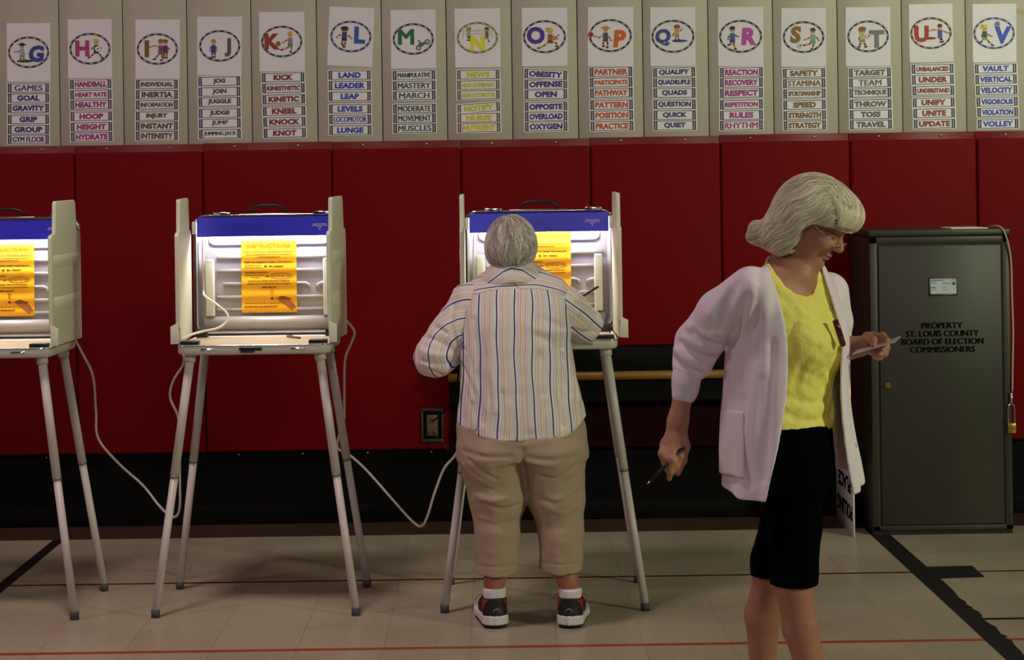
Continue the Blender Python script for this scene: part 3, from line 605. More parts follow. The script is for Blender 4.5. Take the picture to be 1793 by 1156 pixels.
# instruction sheets
def sheet(booth, dx, label, z0=1.117):
    M_ = booth.matrix_basis
    f = None; t = thing('instruction_sheet', label, 'sheet', M_ @ Vector((dx, AY + .030, z0)), booth.rotation_euler.z, 'yellow ballot instruction sheets')
    W, H = .224, .292; f = lambda u, v, w_: (u, -w_ + (v) * .03, v)
    nx, nz = 6, 40; vs, ff = [], []
    wave = lambda v: .0016 * math.sin(v / .054 * 2 * PI)
    for j in range(nz + 1):
        for i in range(nx + 1): u = -W/2 + W*i/nx; v = H*j/nz; vs.append(f(u, v, wave(v)))
    n1 = len(vs); vs += [(x, y + .0008, z) for x, y, z in vs]
    for j in range(nz):
        for i in range(nx): a = j*(nx+1)+i; ff += [[a, a+1, a+nx+2, a+nx+1], [n1+a+nx+1, n1+a+nx+2, n1+a+1, n1+a]]
    MB().raw(vs, ff, True).build('paper', M_yel, t)
    pr = MB(); hd = MB(); f0 = f; f = lambda u, v, w_: f0(u, v, w_ + wave(v))
    def line(mb_, txt, x, z, w_, h_, bold=0.0):
        g, fc = text_geo(txt, w_, h_, bold=bold); mbv = [(x + u, z + v) for u, v in g]
        slab(mb_, mbv, fc, -.0012, .0008, f)
    X = lambda x: (x - 474) / 433.; Zv = lambda y: (549 - y) / 433. + .002
    line(hd, 'INSTRUCTIONS', X(474), Zv(432.5), .176, .0155, .01)
    line(hd, 'FOR CORRECTLY MARKING BALLOT', X(474), Zv(442), .206, .0085, .03)
    pr.prism([(-.103, Zv(444.6)), (.103, Zv(444.6)), (.103, Zv(444.2)), (-.103, Zv(444.2))], -.001, .0008, f)
    rs = random.Random(5)
    def grey(x0, x1, y, h_=.0024):          # the lines of small print, too fine to read
        x = X(x0)
        while x < X(x1):
            wd = rs.uniform(.004, .011); z = Zv(y)
            pr.prism([(x, z-h_/2), (min(x+wd, X(x1)), z-h_/2), (min(x+wd, X(x1)), z+h_/2), (x, z+h_/2)], -.001, .0006, f); x += wd + .0025
    grey(434, 514, 448.3); grey(454, 494, 452.3)
    line(pr, 'HOW TO CORRECTLY MARK YOUR BALLOT...', X(474), Zv(461.5), .200, .0068, .03)
    grey(432, 460, 467); grey(432, 462, 471)
    def el(x, y, rx, rz, ring=0, mb_=pr):
        n = 24; z = Zv(y)
        if not ring: mb_.prism([(X(x) + rx*math.cos(2*PI*k/n), z + rz*math.sin(2*PI*k/n)) for k in range(n)], -.001, .0009, f)
        else:
            for k in range(n):
                a, b = 2*PI*k/n, 2*PI*(k+1)/n
                mb_.prism([(X(x)+(rx-ring)*math.cos(a), z+(rz-ring)*math.sin(a)), (X(x)+rx*math.cos(a), z+rz*math.sin(a)), (X(x)+rx*math.cos(b), z+rz*math.sin(b)), (X(x)+(rx-ring)*math.cos(b), z+(rz-ring)*math.sin(b))], -.001, .0010, f)
    def arrow(x, y, d=1, L_=.018):
        z = Zv(y); x = X(x); pr.prism([(x-d*L_/2, z-.0018), (x+d*L_*.1, z-.0018), (x+d*L_*.1, z-.0045), (x+d*L_/2, z), (x+d*L_*.1, z+.0045), (x+d*L_*.1, z+.0018), (x-d*L_/2, z+.0018)][::d], -.001, .0009, f)
    el(468, 469, .0060, .0038); arrow(477, 469, -1); line(pr, 'CORRECT', X(491.5), Zv(469), .038, .0055, .03)
    line(pr, 'INCORRECT MARKING...', X(453), Zv(479.5), .098, .0055, .02)
    grey(432, 465, 485); grey(443, 458, 488.5); arrow(470.5, 486.5, 1); el(495.5, 486, .045, .0125, .0011)
    for x in (482, 490, 498, 508): el(x, 486, .007, .004, .0008)
    grey(437, 510, 494.5, .0032); grey(436, 513, 499.5, .0032)
    line(pr, 'NEW BALLOT', X(474), Zv(506), .060, .0068, .05)
    el(479, 512, .006, .004, .0008); el(479, 517, .006, .004, .0008)
    el(479, 525.5, .0065, .0045)
    # printed hand with a pencil
    Q = lambda pts: [(X(x), Zv(y)) for x, y in pts]
    hp_ = MB(); hp_.prism(Q([(493, 522), (500, 521), (506, 524), (511, 530), (521, 541), (514, 546), (504, 538), (497, 534), (492, 530), (490, 526)]), -.001, .0007, f)
    hp_.build('hand_print', M_yhand, t)
    for fp in ([(488, 525), (494, 522), (501, 523)], [(489, 528), (496, 526), (502, 528)], [(492, 531), (498, 529.5), (503, 532)], [(496, 534), (501, 533), (506, 536)], [(506, 524), (512, 530), (521, 541)], [(504, 538), (514, 546)], [(509, 533), (516, 541)]):
        for (xa1, ya1), (xb1, yb1) in zip(fp, fp[1:]):
            a_, b_ = Vector((X(xa1), Zv(ya1))), Vector((X(xb1), Zv(yb1))); n_ = Vector((-(b_-a_).y, (b_-a_).x)).normalized() * .0009
            pr.prism([tuple(a_-n_), tuple(b_-n_), tuple(b_+n_), tuple(a_+n_)], -.001, .0011, f)
    pr.prism(Q([(484, 526.2), (484, 525.6), (512, 525.2), (512, 526.6)]), -.001, .0013, f)
    grey(431, 492, 534, .002); line(pr, 'DO NOT FOLD OR CREASE BALLOT', X(460), Zv(539.5), .134, .0062, .04)
    hd.build('heading', M_yhead, t); pr.build('small_print', M_yink, t)
sheet(booth1, .0, 'yellow instruction sheet in the left-edge voting booth, its left half out of frame')
sheet(booth2, .0, 'yellow instruction sheet wholly visible in the empty middle voting booth')
sheet(booth3, .016, 'yellow instruction sheet half hidden behind the head of the voter in stripes', 1.143)
# cords
def smooth_path(pts, n=8):
    pts = [Vector(p) for p in pts]; out = []
    for i in range(len(pts) - 1):
        p0 = pts[max(i-1, 0)]; p1, p2 = pts[i], pts[i+1]; p3 = pts[min(i+2, len(pts)-1)]
        for k in range(n):
            t = k / n; out.append(0.5 * ((2*p1) + (p2-p0)*t + (2*p0-5*p1+4*p2-p3)*t*t + (3*p1-p0-3*p2+p3)*t**3))
    return out + [pts[-1]]
def cord(name, label, pts, r, m, cat='cord', group=None):
    return tag(MB().tube(smooth_path(pts), r, 8).build(name, m), label, cat, group)
PC = lambda l: [P(x, y, d) for x, y, d in l]
cord('power_cord', 'pale power cord sagging from the left-edge booth to the middle booth', PC([(131, 594, 7.60), (146, 622, 7.66), (163, 660, 7.72), (168, 720, 7.78), (172, 768, 7.82), (208, 812, 7.86), (250, 850, 7.88), (278, 885, 7.85), (296, 902, 7.8), (309, 904, 7.75), (315, 885, 7.72), (315, 840, 7.70), (314, 760, 7.67), (311, 728, 7.65), (298, 696, 7.64), (303, 668, 7.62), (320, 640, 7.60), (322, 622, 7.55)]), .0052, M_cord, 'cord', 'power cords between the booths')
cord('power_cord', 'pale power cord drooping from the middle booth towards the occupied booth', PC([(604, 560, 7.62), (614, 570, 7.66), (621, 584, 7.68), (613, 606, 7.70), (604, 632, 7.72), (603, 690, 7.76), (602, 735, 7.80), (592, 768, 7.84), (592, 786, 7.86), (612, 797, 7.86), (642, 824, 7.86), (690, 878, 7.84), (724, 915, 7.80), (738, 921, 7.78), (748, 905, 7.76), (762, 860, 7.74), (778, 820, 7.72), (800, 792, 7.70), (815, 740, 7.68), (825, 640, 7.62)]), .0052, M_cord, 'cord', 'power cords between the booths')
cord('extension_cord', 'thin black cord rising from the wall outlet behind the voter', PC([(757, 738, 9.02), (770, 728, 8.99), (790, 705, 8.9), (800, 670, 8.8), (806, 640, 8.5)]), .0045, M_blk)
cord('extension_cord', 'black cord looping down beside the wall outlet', PC([(757, 755, 9.02), (768, 770, 8.99), (785, 790, 8.95), (800, 792, 8.9)]), .004, M_blk)
M2 = booth2.matrix_basis
lc = MB().tube(smooth_path([(-.263, AY+.02, 1.42), (-.264, AY+.02, 1.30), (-.262, AY+.02, 1.22), (-.255, AY-.01, 1.19), (-.20, AY-.04, 1.155), (-.16, AY-.05, 1.12), (-.158, AY-.06, 1.09), (-.19, AY-.08, 1.065), (-.24, AY-.09, 1.055), (-.275, AY-.12, 1.048), (-.285, AY-.2, 1.046), (-.288, -.16, 1.044)]), .0050, 8).build('lamp_cord', M_cord, booth2)
for bo in (booth1, booth3):
    MB().tube(smooth_path([(-.263, AY+.02, 1.42), (-.264, AY+.02, 1.30), (-.262, AY+.02, 1.18), (-.268, AY-.01, 1.09), (-.275, AY-.05, 1.06), (-.280, AY-.1, 1.05)]), .0045, 8).build('lamp_cord', M_cord, bo)
# pen on the tray of the middle booth
def pen(name, label, a, b, r=.0048, m=None, grp=None):
    a, b = Vector(a), Vector(b); t = thing(name, label, 'pen', a)
    d = b - a; L_ = d.length; e = d.normalized()
    bd = MB().tube([e*.012, e*L_*.97], r, 12).build('barrel', m or mat('pen_black', rgb(26, 22, 24), 0.35), t)
    MB().tube([Vector((0, 0, 0)), e*.004, e*.0125], [.0008, .0018, r*.85], 10).build('tip', M_chrome, t)
    MB().tube([e*L_*.965, e*L_], [r*1.03, r*.8], 12).build('end_cap', mat('pen_cap', rgb(40, 34, 34), 0.3), t)
    n_ = e.orthogonal().normalized(); MB().tube([e*L_*.93 + n_*(r+.0018), e*L_*.66 + n_*(r+.0018)], .0014, 6).build('clip', M_blk, t)
    return t
pen('ballpoint_pen', 'brown ballpoint pen lying on the tray of the empty middle booth', M2 @ Vector((.155, .03, 1.0292)), M2 @ Vector((.085, .135, 1.0292)), .0045, mat('pen_brown', rgb(110, 84, 64), 0.35))
# ------------------------------------------------------------------ steel cabinet
YC = 8.57
xl_, xr2 = P(1526, 700, YC).x, P(1771, 700, YC).x
CW = xr2 - xl_; CH = P(1650, 402, YC).z; CDp = 0.46
M_cab = mat('cabinet_olive_steel', rgb(51, 49, 42), 0.45, noise=(2.2, 0.08), bump=(120, 0.06, 0.0006), metal=0.0)
M_cabd = mat('cabinet_dark_gap', rgb(24, 22, 19), 0.6); M_brass = mat('brass', rgb(186, 150, 70), 0.3, metal=0.9)
M_cabside = mat('cabinet_side_steel', rgb(70, 62, 56), 0.3, noise=(2, 0.1))
t = thing('storage_cabinet', 'tall grey-green steel cabinet with black stencilled lettering on its door', 'cabinet', (xl_ + CW / 2, YC, 0))
hw = CW / 2
MB().box(-hw, hw, .012, CDp, .02, CH - .03, .004).build('body', M_cab, t)
fr = MB(); fz0, fz1 = .02, CH - .03
fr.box(-hw, -hw + .034, -.004, .02, fz0, fz1, .003).box(hw - .034, hw, -.004, .02, fz0, fz1, .003).box(-hw, hw, -.004, .02, CH - .062, CH - .03, .003).box(-hw, hw, -.004, .02, fz0, fz0 + .022, .003)
fr.build('front_frame', M_cab, t)
MB().box(-hw + .002, hw - .002, .004, CDp, .0, .022).build('plinth', M_cabd, t)
MB().box(-hw - .005, hw + .005, -.010, CDp, CH - .028, CH, .005).build('top_panel', M_cab, t)
MB().box(-hw + .03, hw - .03, .001, .013, .04, CH - .06).build('door_gap', M_cabd, t)
dz0, dz1 = .048, CH - .072; dx0, dx1 = -hw + .040, hw - .040
dr = MB().box(dx0, dx1, -.006, .012, dz0, dz1, .003).build('door', M_cab, t)
C0 = Vector((xl_ + CW / 2, YC, 0))
dl = lambda x, y: (P(x, y, YC - .006) - C0)
M_stencil = mat('black_paint', rgb(5, 4, 4), 0.8, spec=.1)
tm = MB()
for txt, x, y, w_, h_ in (('PROPERTY', 1649.4, 570, 72.7, 10.3), ('ST. LOUIS COUNTY', 1650, 584, 129, 10.6), ('BOARD OF ELECTION', 1650, 598, 145, 10.6), ('COMMISSIONERS', 1650, 612, 115, 10.3)):
    q = dl(x, y); vs, fs = text_bold(txt, w_ / 386, h_ / 386, .0021)
    slab(tm, [(q.x + u, q.z + v, *r) for u, v, *r in vs], fs, .0055, .0066, FR_)
tm.build('lettering', M_stencil, dr)
a, b = dl(1626, 486), dl(1677, 517)
hol = MB(); x0, x1, z0, z1 = a.x, b.x, b.z, a.z
for q in ((x0, x1, z0, z0 + .008), (x0, x1, z1 - .005, z1), (x0, x0 + .007, z0, z1), (x1 - .005, x1, z0, z1)): hol.box(q[0], q[1], -.012, -.0055, q[2], q[3], .0015, seg=1)
ho = hol.build('card_holder', mat('holder_brown', rgb(96, 84, 70), 0.4, metal=0.4), dr)
MB().box(x0 + .006, x1 - .004, -.0085, -.0055, z0 + .007, z1 - .004).build('card', mat('pale_blue_card', rgb(190, 204, 214), 0.5), ho)
cp = MB(); cx0, cz1 = x0 + .010, z1 - .008
for u0, u1, v, h_ in ((0, .058, .004, .003), (0, .028, .010, .0015), (0, .025, .018, .0015), (.05, .090, .018, .0025), (0, .020, .036, .004), (.05, .07, .036, .0015), (0, .024, .048, .0015), (.05, .074, .048, .0015), (.094, .112, .001, .0012), (.094, .112, .012, .0012), (.094, .0952, .001, .012), (.1108, .112, .001, .012), (.096, .111, .016, .011)):
    cp.box(cx0 + u0, cx0 + u1, -.0090, -.0080, cz1 - v - h_, cz1 - v)
cp.build('card_print', mat('grey_blue_ink', rgb(60, 66, 80), 0.6), ho)
q = dl(1554, 675)
lk = MB().tube([(q.x, -.006, q.z), (q.x, -.016, q.z)], [.016, .0135], 18).tube([(q.x, -.016, q.z), (q.x, -.019, q.z)], .010, 14).build('lock', M_brass, dr)
MB().box(q.x - .0012, q.x + .0012, -.0196, -.0188, q.z - .005, q.z + .005).build('keyhole', M_cabd, lk)
# yellow folder on top, cable and padlock
tf = P(1690, 398, YC + .1)
fo = thing('yellow_folder', 'yellow folder lying on top of the steel cabinet', 'folder', (tf.x, YC + .11, CH))
MB().box(-.085, .085, -.09, .12, 0, .0035, .001).build('cover', mat('yellow_card', rgb(222, 196, 52), 0.5), fo); MB().box(-.082, .080, -.086, .118, .0035, .006).build('papers', M_card, fo)
cord('security_cable', 'pale coated cable running over the cabinet top and down its right side', PC([(1722, 402, YC + .2), (1738, 396, YC + .06), (1752, 398, YC - .005), (1762, 415, YC - .018), (1770, 455, YC - .012), (1772, 520, YC - .012), (1774, 580, YC - .012), (1773, 640, YC - .012), (1772.5, 686, YC - .012)]), .0042, mat('cable_coat', rgb(190, 172, 150), 0.4), 'cable')
pk = P(1771.5, 755, YC - .014); S_ = 385.
t = thing('padlock', 'brass padlock hanging from the cable on the right edge of the cabinet', 'padlock', pk)
MB().box(-.020, .020, -.009, .009, -.010, .036, .003).build('lock_body', M_brass, t)
MB().tube(smooth_path([(-.0145, 0, .03), (-.0145, 0, .105), (-.010, 0, .118), (0, 0, .124), (.010, 0, .118), (.0145, 0, .105), (.0145, 0, .03)], 5), .0036, 10).build('shackle', M_chrome, t)
MB().tube([(0, 0, .118), (.001, 0, .175)], .0075, 10).build('cable_crimp', M_steel, t)
# upside-down yard sign leaning by the cabinet
ya, yb_ = YC + .03, YC + .42
bt = P0(1496, 941)
t = thing('yard_sign', 'white yard sign with black lettering, upside down against the cabinet side', 'sign', (bt.x, bt.y, 0))
M_signw = mat('sign_white', rgb(226, 220, 226), 0.5)
MB().box(-.004, .004, 0, .46, 0, .34, .001, seg=1).build('panel', M_signw, t).rotation_euler = (0, 0, math.radians(-1))
vs, fs = text_geo('POLLING', .40, .072, bold=.03)
sm = MB(); slab(sm, [(-u, -v) for u, v in vs], fs, .0035, .0055, lambda u, v, w_: (-w_, .22 - u, .10 + v)); sm.build('lettering', M_stencil, t).rotation_euler = (0, 0, math.radians(-1))
vs, fs = text_geo('PLACE', .34, .072, bold=.03)
sm = MB(); slab(sm, [(-u, -v) for u, v in vs], fs, .0035, .0055, lambda u, v, w_: (-w_, .22 - u, .22 + v)); sm.build('lettering', M_stencil, t).rotation_euler = (0, 0, math.radians(-1))
sw = MB()
for y in (.05, .37): sw.tube([(0, y, .2), (0, y, .92)], .0022, 6)
sw.tube([(0, .05, .80), (0, .37, .80)], .0022, 6); sw.build('wire_stake', M_steel, t).rotation_euler = (0, 0, math.radians(-1))
# ------------------------------------------------------------------ smooth body and cloth surfaces from distance fields
class Field:
    def __init__(s, xs, ys, zs):
        s.c = [np.asarray(a, np.float32) for a in (xs, ys, zs)]
        s.f = np.full([len(a) for a in s.c], 9.0, np.float32)
    def sub(s, lo, hi):
        sl = tuple(slice(max(0, int(np.searchsorted(a, l)) - 1), min(len(a), int(np.searchsorted(a, h)) + 2)) for a, l, h in zip(s.c, lo, hi))
        X, Y, Z = s.c[0][sl[0]][:, None, None], s.c[1][sl[1]][None, :, None], s.c[2][sl[2]][None, None, :]
        return sl, X, Y, Z
    def put(s, fn, lo=(-99,)*3, hi=(99,)*3, k=0.0, op='u'):
        sl, X, Y, Z = s.sub(lo, hi)
        d = fn(X, Y, Z).astype(np.float32); o = s.f[sl]
        if op == 'u':
            r = np.minimum(o, d)
            if k: h = np.maximum(k - np.abs(o - d), 0); r = r - h * h / (4 * k)
        elif op == 's':
            r = np.maximum(o, -d)
            if k: h = np.maximum(k - np.abs(o + d), 0); r = r + h * h / (4 * k)
        elif op == 'i':
            r = np.maximum(o, d)
            if k: h = np.maximum(k - np.abs(o - d), 0); r = r + h * h / (4 * k)
        elif op == 'a': r = o + d
        s.f[sl] = r; return s
    def cone(s, a, b, ra, rb=None, k=0.02, op='u', ax=None, e=1.0, e2=None):
        """tapered limb a->b; ax: direction in which the radius is multiplied by e (e2 at the end b)"""
        a, b = np.array(a, float), np.array(b, float); rb = ra if rb is None else rb; ab = b - a; L2 = float(ab @ ab) + 1e-12
        m = max(ra, rb) * max(1, e, e2 or 1) + k + 0.03
        e2 = e if e2 is None else e2
        def fn(X, Y, Z):
            px, py, pz = X - a[0], Y - a[1], Z - a[2]
            t = np.clip((px * ab[0] + py * ab[1] + pz * ab[2]) / L2, 0, 1)
            qx, qy, qz = px - t * ab[0], py - t * ab[1], pz - t * ab[2]
            r = ra + t * (rb - ra)
            if ax is not None:
                n = np.array(ax, float); n = n / np.linalg.norm(n); w_ = qx * n[0] + qy * n[1] + qz * n[2]
                ee = e + t * (e2 - e); g = (1 / ee - 1) * w_
                qx, qy, qz = qx + g * n[0], qy + g * n[1], qz + g * n[2]
                return (np.sqrt(qx*qx + qy*qy + qz*qz) - r) * np.minimum(1, ee)
            return np.sqrt(qx*qx + qy*qy + qz*qz) - r
        return s.put(fn, np.minimum(a, b) - m, np.maximum(a, b) + m, k, op)
    def chain(s, pts, rad, k=0.02, op='u', **kw):
        for i in range(len(pts) - 1): s.cone(pts[i], pts[i+1], rad[i], rad[i+1], k if i == 0 else min(k, .015), op, **kw)
        return s
    def ell(s, c, r, B=None, k=0.02, op='u'):
        """ellipsoid; B rows = its axes"""
        c = np.array(c, float); r = np.array(r, float); B = np.eye(3) if B is None else np.array(B, float); m = r.max() + k + 0.03
        def fn(X, Y, Z):
            p = (X - c[0], Y - c[1], Z - c[2]); k0 = 0; k1 = 0
            for i in range(3):
                w_ = p[0] * B[i][0] + p[1] * B[i][1] + p[2] * B[i][2]; k0 = k0 + (w_ / r[i])**2; k1 = k1 + (w_ / r[i]**2)**2
            k0 = np.sqrt(k0); return k0 * (k0 - 1) / (np.sqrt(k1) + 1e-9)
        return s.put(fn, c - m, c + m, k, op)
    def crease(s, pts, depth, width):
        """a fold line: depth > 0 presses in, < 0 raises a ridge"""
        pts = np.array(pts, float); m = width * 3
        def fn(X, Y, Z):
            best = 9.0
            for a, b in zip(pts, pts[1:]):
                ab = b - a; L2 = float(ab @ ab) + 1e-12; px, py, pz = X - a[0], Y - a[1], Z - a[2]; t = np.clip((px*ab[0] + py*ab[1] + pz*ab[2]) / L2, 0, 1)
                best = np.minimum(best, (px - t*ab[0])**2 + (py - t*ab[1])**2 + (pz - t*ab[2])**2)
            return depth * np.exp(-best / width**2)
        return s.put(fn, pts.min(0) - m, pts.max(0) + m, 0, 'a')
    def ripple(s, amp, freq, seed, n=7, lo=(-99,)*3, hi=(99,)*3, squash=(1, 1, 1)):
        rs = np.random.RandomState(seed); dirs = rs.randn(n, 3) * np.array(squash); ph = rs.rand(n) * 6.28; fr = freq * (0.6 + rs.rand(n))
        def fn(X, Y, Z):
            r = 0
            for d, p, q in zip(dirs, ph, fr):
                d = d / np.linalg.norm(d) if squash == (1, 1, 1) else d
                r = r + np.sin(q * (X*d[0] + Y*d[1] + Z*d[2]) + p)
            return amp / math.sqrt(n) * r
        return s.put(fn, lo, hi, 0, 'a')
    def sample(s, P_):
        P_ = np.asarray(P_, np.float32); idx = []; fr = []
        for a in range(3):
            i = np.clip(np.searchsorted(s.c[a], P_[:, a]) - 1, 0, len(s.c[a]) - 2); idx.append(i)
            fr.append(np.clip((P_[:, a] - s.c[a][i]) / (s.c[a][i+1] - s.c[a][i]), 0, 1))
        v = 0
        for dx in (0, 1):
            for dy in (0, 1):
                for dz in (0, 1):
                    w_ = (fr[0] if dx else 1-fr[0]) * (fr[1] if dy else 1-fr[1]) * (fr[2] if dz else 1-fr[2])
                    v = v + w_ * s.f[idx[0]+dx, idx[1]+dy, idx[2]+dz]
        return v
    def grad(s, P_, e=.004):
        g = np.stack([s.sample(P_ + np.eye(3)[a] * e) - s.sample(P_ - np.eye(3)[a] * e) for a in range(3)], 1)
        return g / (np.linalg.norm(g, axis=1, keepdims=True) + 1e-9)
    def mesh(s):
        f = s.f; n = f.shape; ins = f < 0
        c8 = [ins[dx:n[0]-1+dx, dy:n[1]-1+dy, dz:n[2]-1+dz] for dx in (0,1) for dy in (0,1) for dz in (0,1)]
        cnt = sum(c.astype(np.int8) for c in c8); cells = np.argwhere((cnt > 0) & (cnt < 8))
        vid = np.full([q-1 for q in n], -1, np.int32); vid[tuple(cells.T)] = np.arange(len(cells))
        acc = np.zeros((len(cells), 3)); num = np.zeros(len(cells))
        for ax in range(3):
            o = [a for a in range(3) if a != ax]
            for u in (0, 1):
                for v in (0, 1):
                    A = cells.copy(); A[:, o[0]] += u; A[:, o[1]] += v; B = A.copy(); B[:, ax] += 1
                    fa, fb = f[tuple(A.T)], f[tuple(B.T)]; m = (fa < 0) != (fb < 0); t = np.where(m, fa / np.where(m, fa - fb, 1), 0)
                    for q in range(3):
                        pa = s.c[q][A[:, q]]; pb = s.c[q][B[:, q]]; acc[:, q] += np.where(m, pa + (pb - pa) * t, 0)
                    num += m
        V = acc / num[:, None]; F = []
        for ax in range(3):
            o1, o2 = (ax + 1) % 3, (ax + 2) % 3
            A = [slice(0, q) for q in n]; B = list(A); A[ax] = slice(0, n[ax]-1); B[ax] = slice(1, n[ax])
            a, b = ins[tuple(A)], ins[tuple(B)]; e = np.argwhere(a != b)
            e = e[(e[:, o1] > 0) & (e[:, o2] > 0) & (e[:, o1] < n[o1]-1) & (e[:, o2] < n[o2]-1)]
            q = []
            for d1, d2 in ((1, 1), (0, 1), (0, 0), (1, 0)):
                c = e.copy(); c[:, o1] -= d1; c[:, o2] -= d2; q.append(vid[tuple(c.T)])
            q = np.stack(q, 1); fl = ~a[tuple(e.T)]; q[fl] = q[fl][:, ::-1]; F.append(q)
        return V, np.concatenate(F)
def npmesh(name, V, F, mats, parent, off, color=None, attrs=None, mi=None):
    me = bpy.data.meshes.new(name); V = np.asarray(V) - np.array(off); k = F.shape[1]
    me.vertices.add(len(V)); me.vertices.foreach_set('co', V.astype(np.float32).ravel())
    me.loops.add(F.size); me.loops.foreach_set('vertex_index', F.astype(np.int32).ravel())
    me.polygons.add(len(F)); me.polygons.foreach_set('loop_start', np.arange(0, F.size, k, dtype=np.int32))
    me.polygons.foreach_set('use_smooth', np.ones(len(F), bool))
    for m in (mats if isinstance(mats, (list, tuple)) else [mats]): me.materials.append(m)
    if mi is not None: me.polygons.foreach_set('material_index', np.asarray(mi, np.int32))
    me.update(calc_edges=True)
    if color is not None:
        a = me.color_attributes.new('Col', 'FLOAT_COLOR', 'POINT'); c = np.ones((len(V), 4), np.float32); c[:, :3] = color; a.data.foreach_set('color', c.ravel())
    for nm, val in (attrs or {}).items():
        a = me.attributes.new(nm, 'FLOAT', 'POINT'); a.data.foreach_set('value', np.asarray(val, np.float32))
    me.validate(); return link(name, me, parent)
def rng(*segs):
    """grid lines: (start, stop, step) pieces joined"""
    out = []
    for a, b, h in segs: out += list(np.arange(a, b - h * .3, h))
    return out + [segs[-1][1]]
def zloft(keys, F=(0, -1), ex=2.2):
    """torso-like volume: keys rows (z, cx, cy, half width across, half depth along F)"""
    K = np.array(sorted(keys)); fx, fy = F; lx, ly = -fy, fx
    def ip(z, c):                      # smooth interpolation of a column
        t = np.interp(z, K[:, 0], np.arange(len(K))); i = np.clip(t.astype(int), 0, len(K)-2); u = t - i
        y = K[:, c]; y0, y1, y2, y3 = y[np.maximum(i-1, 0)], y[i], y[i+1], y[np.minimum(i+2, len(K)-1)]
        return .5 * (2*y1 + (y2-y0)*u + (2*y0-5*y1+4*y2-y3)*u*u + (3*y1-y0-3*y2+y3)*u**3)
    zs = np.linspace(K[0, 0], K[-1, 0], 200); T = [ip(zs, c) for c in range(1, 5)]
    def fn(X, Y, Z):
        Zs = np.asarray(Z); cx, cy, a, b = (np.interp(Zs, zs, t) for t in T)
        dx, dy = X - cx, Y - cy; u = dx * lx + dy * ly; v = dx * fx + dy * fy
        d = ((np.abs(u / a)**ex + np.abs(v / b)**ex)**(1/ex) - 1) * np.minimum(a, b)
        return np.maximum(d, np.maximum(K[0, 0] - Zs, Zs - K[-1, 0]))
    fn.cols = lambda z: [np.interp(z, zs, t) for t in T]
    return fn
def strands(name, fld, starts, dirfn, steps, step, width, m, parent, off, seed=1, lift=.003, jitter=.25, taper=.35, stop=None):
    """hair as one mesh of fine tapered locks combed over the surface of fld"""
    rs = np.random.RandomState(seed); p = np.array(starts, float); N = len(p); path = []
    lf = lift * (0.3 + rs.rand(N)); jt = rs.randn(N, 3) * jitter; st = step * (0.7 + .6 * rs.rand(N))
    for i in range(steps + 1):
        g = fld.grad(p); d = fld.sample(p); p = p - g * (d - lf)[:, None] * .8; path.append(p.copy())
        v = dirfn(p, i / steps, g) + jt * .4; v = v - g * (v * g).sum(1, keepdims=True); v /= np.linalg.norm(v, axis=1, keepdims=True) + 1e-9
        q = p + v * st[:, None]
        p = q if stop is None else np.where((stop(q[:, 0], q[:, 1], q[:, 2]) > 0)[:, None], p, q)
    path = np.stack(path, 1); V, F = [], []; T = np.gradient(path, axis=1); T /= np.linalg.norm(T, axis=2, keepdims=True) + 1e-9
    up = np.stack([fld.grad(path[:, i]) for i in range(steps + 1)], 1); sd = np.cross(T, up); sd /= np.linalg.norm(sd, axis=2, keepdims=True) + 1e-9
    ww = width * (0.6 + .8 * rs.rand(N))[:, None] * np.interp(np.arange(steps+1) / steps, [0, .15, .7, 1], [.6, 1, .9, taper])[None]
    ring = np.stack([path + sd * ww[..., None], path + up * ww[..., None] * .8, path - sd * ww[..., None], path - up * ww[..., None] * .5], 2)
    V = ring.reshape(-1, 3); base = np.arange(N)[:, None, None] * (steps+1) * 4; i = np.arange(steps)[None, :, None] * 4; k = np.arange(4)[None, None]; k2 = (k + 1) % 4
    F = np.stack([base + i + k, base + i + k2, base + i + 4 + k2, base + i + 4 + k], -1).reshape(-1, 4)
    tone = np.repeat(rs.rand(N), (steps + 1) * 4)
    return npmesh(name, V, F, m, parent, off, attrs={'tone': tone})
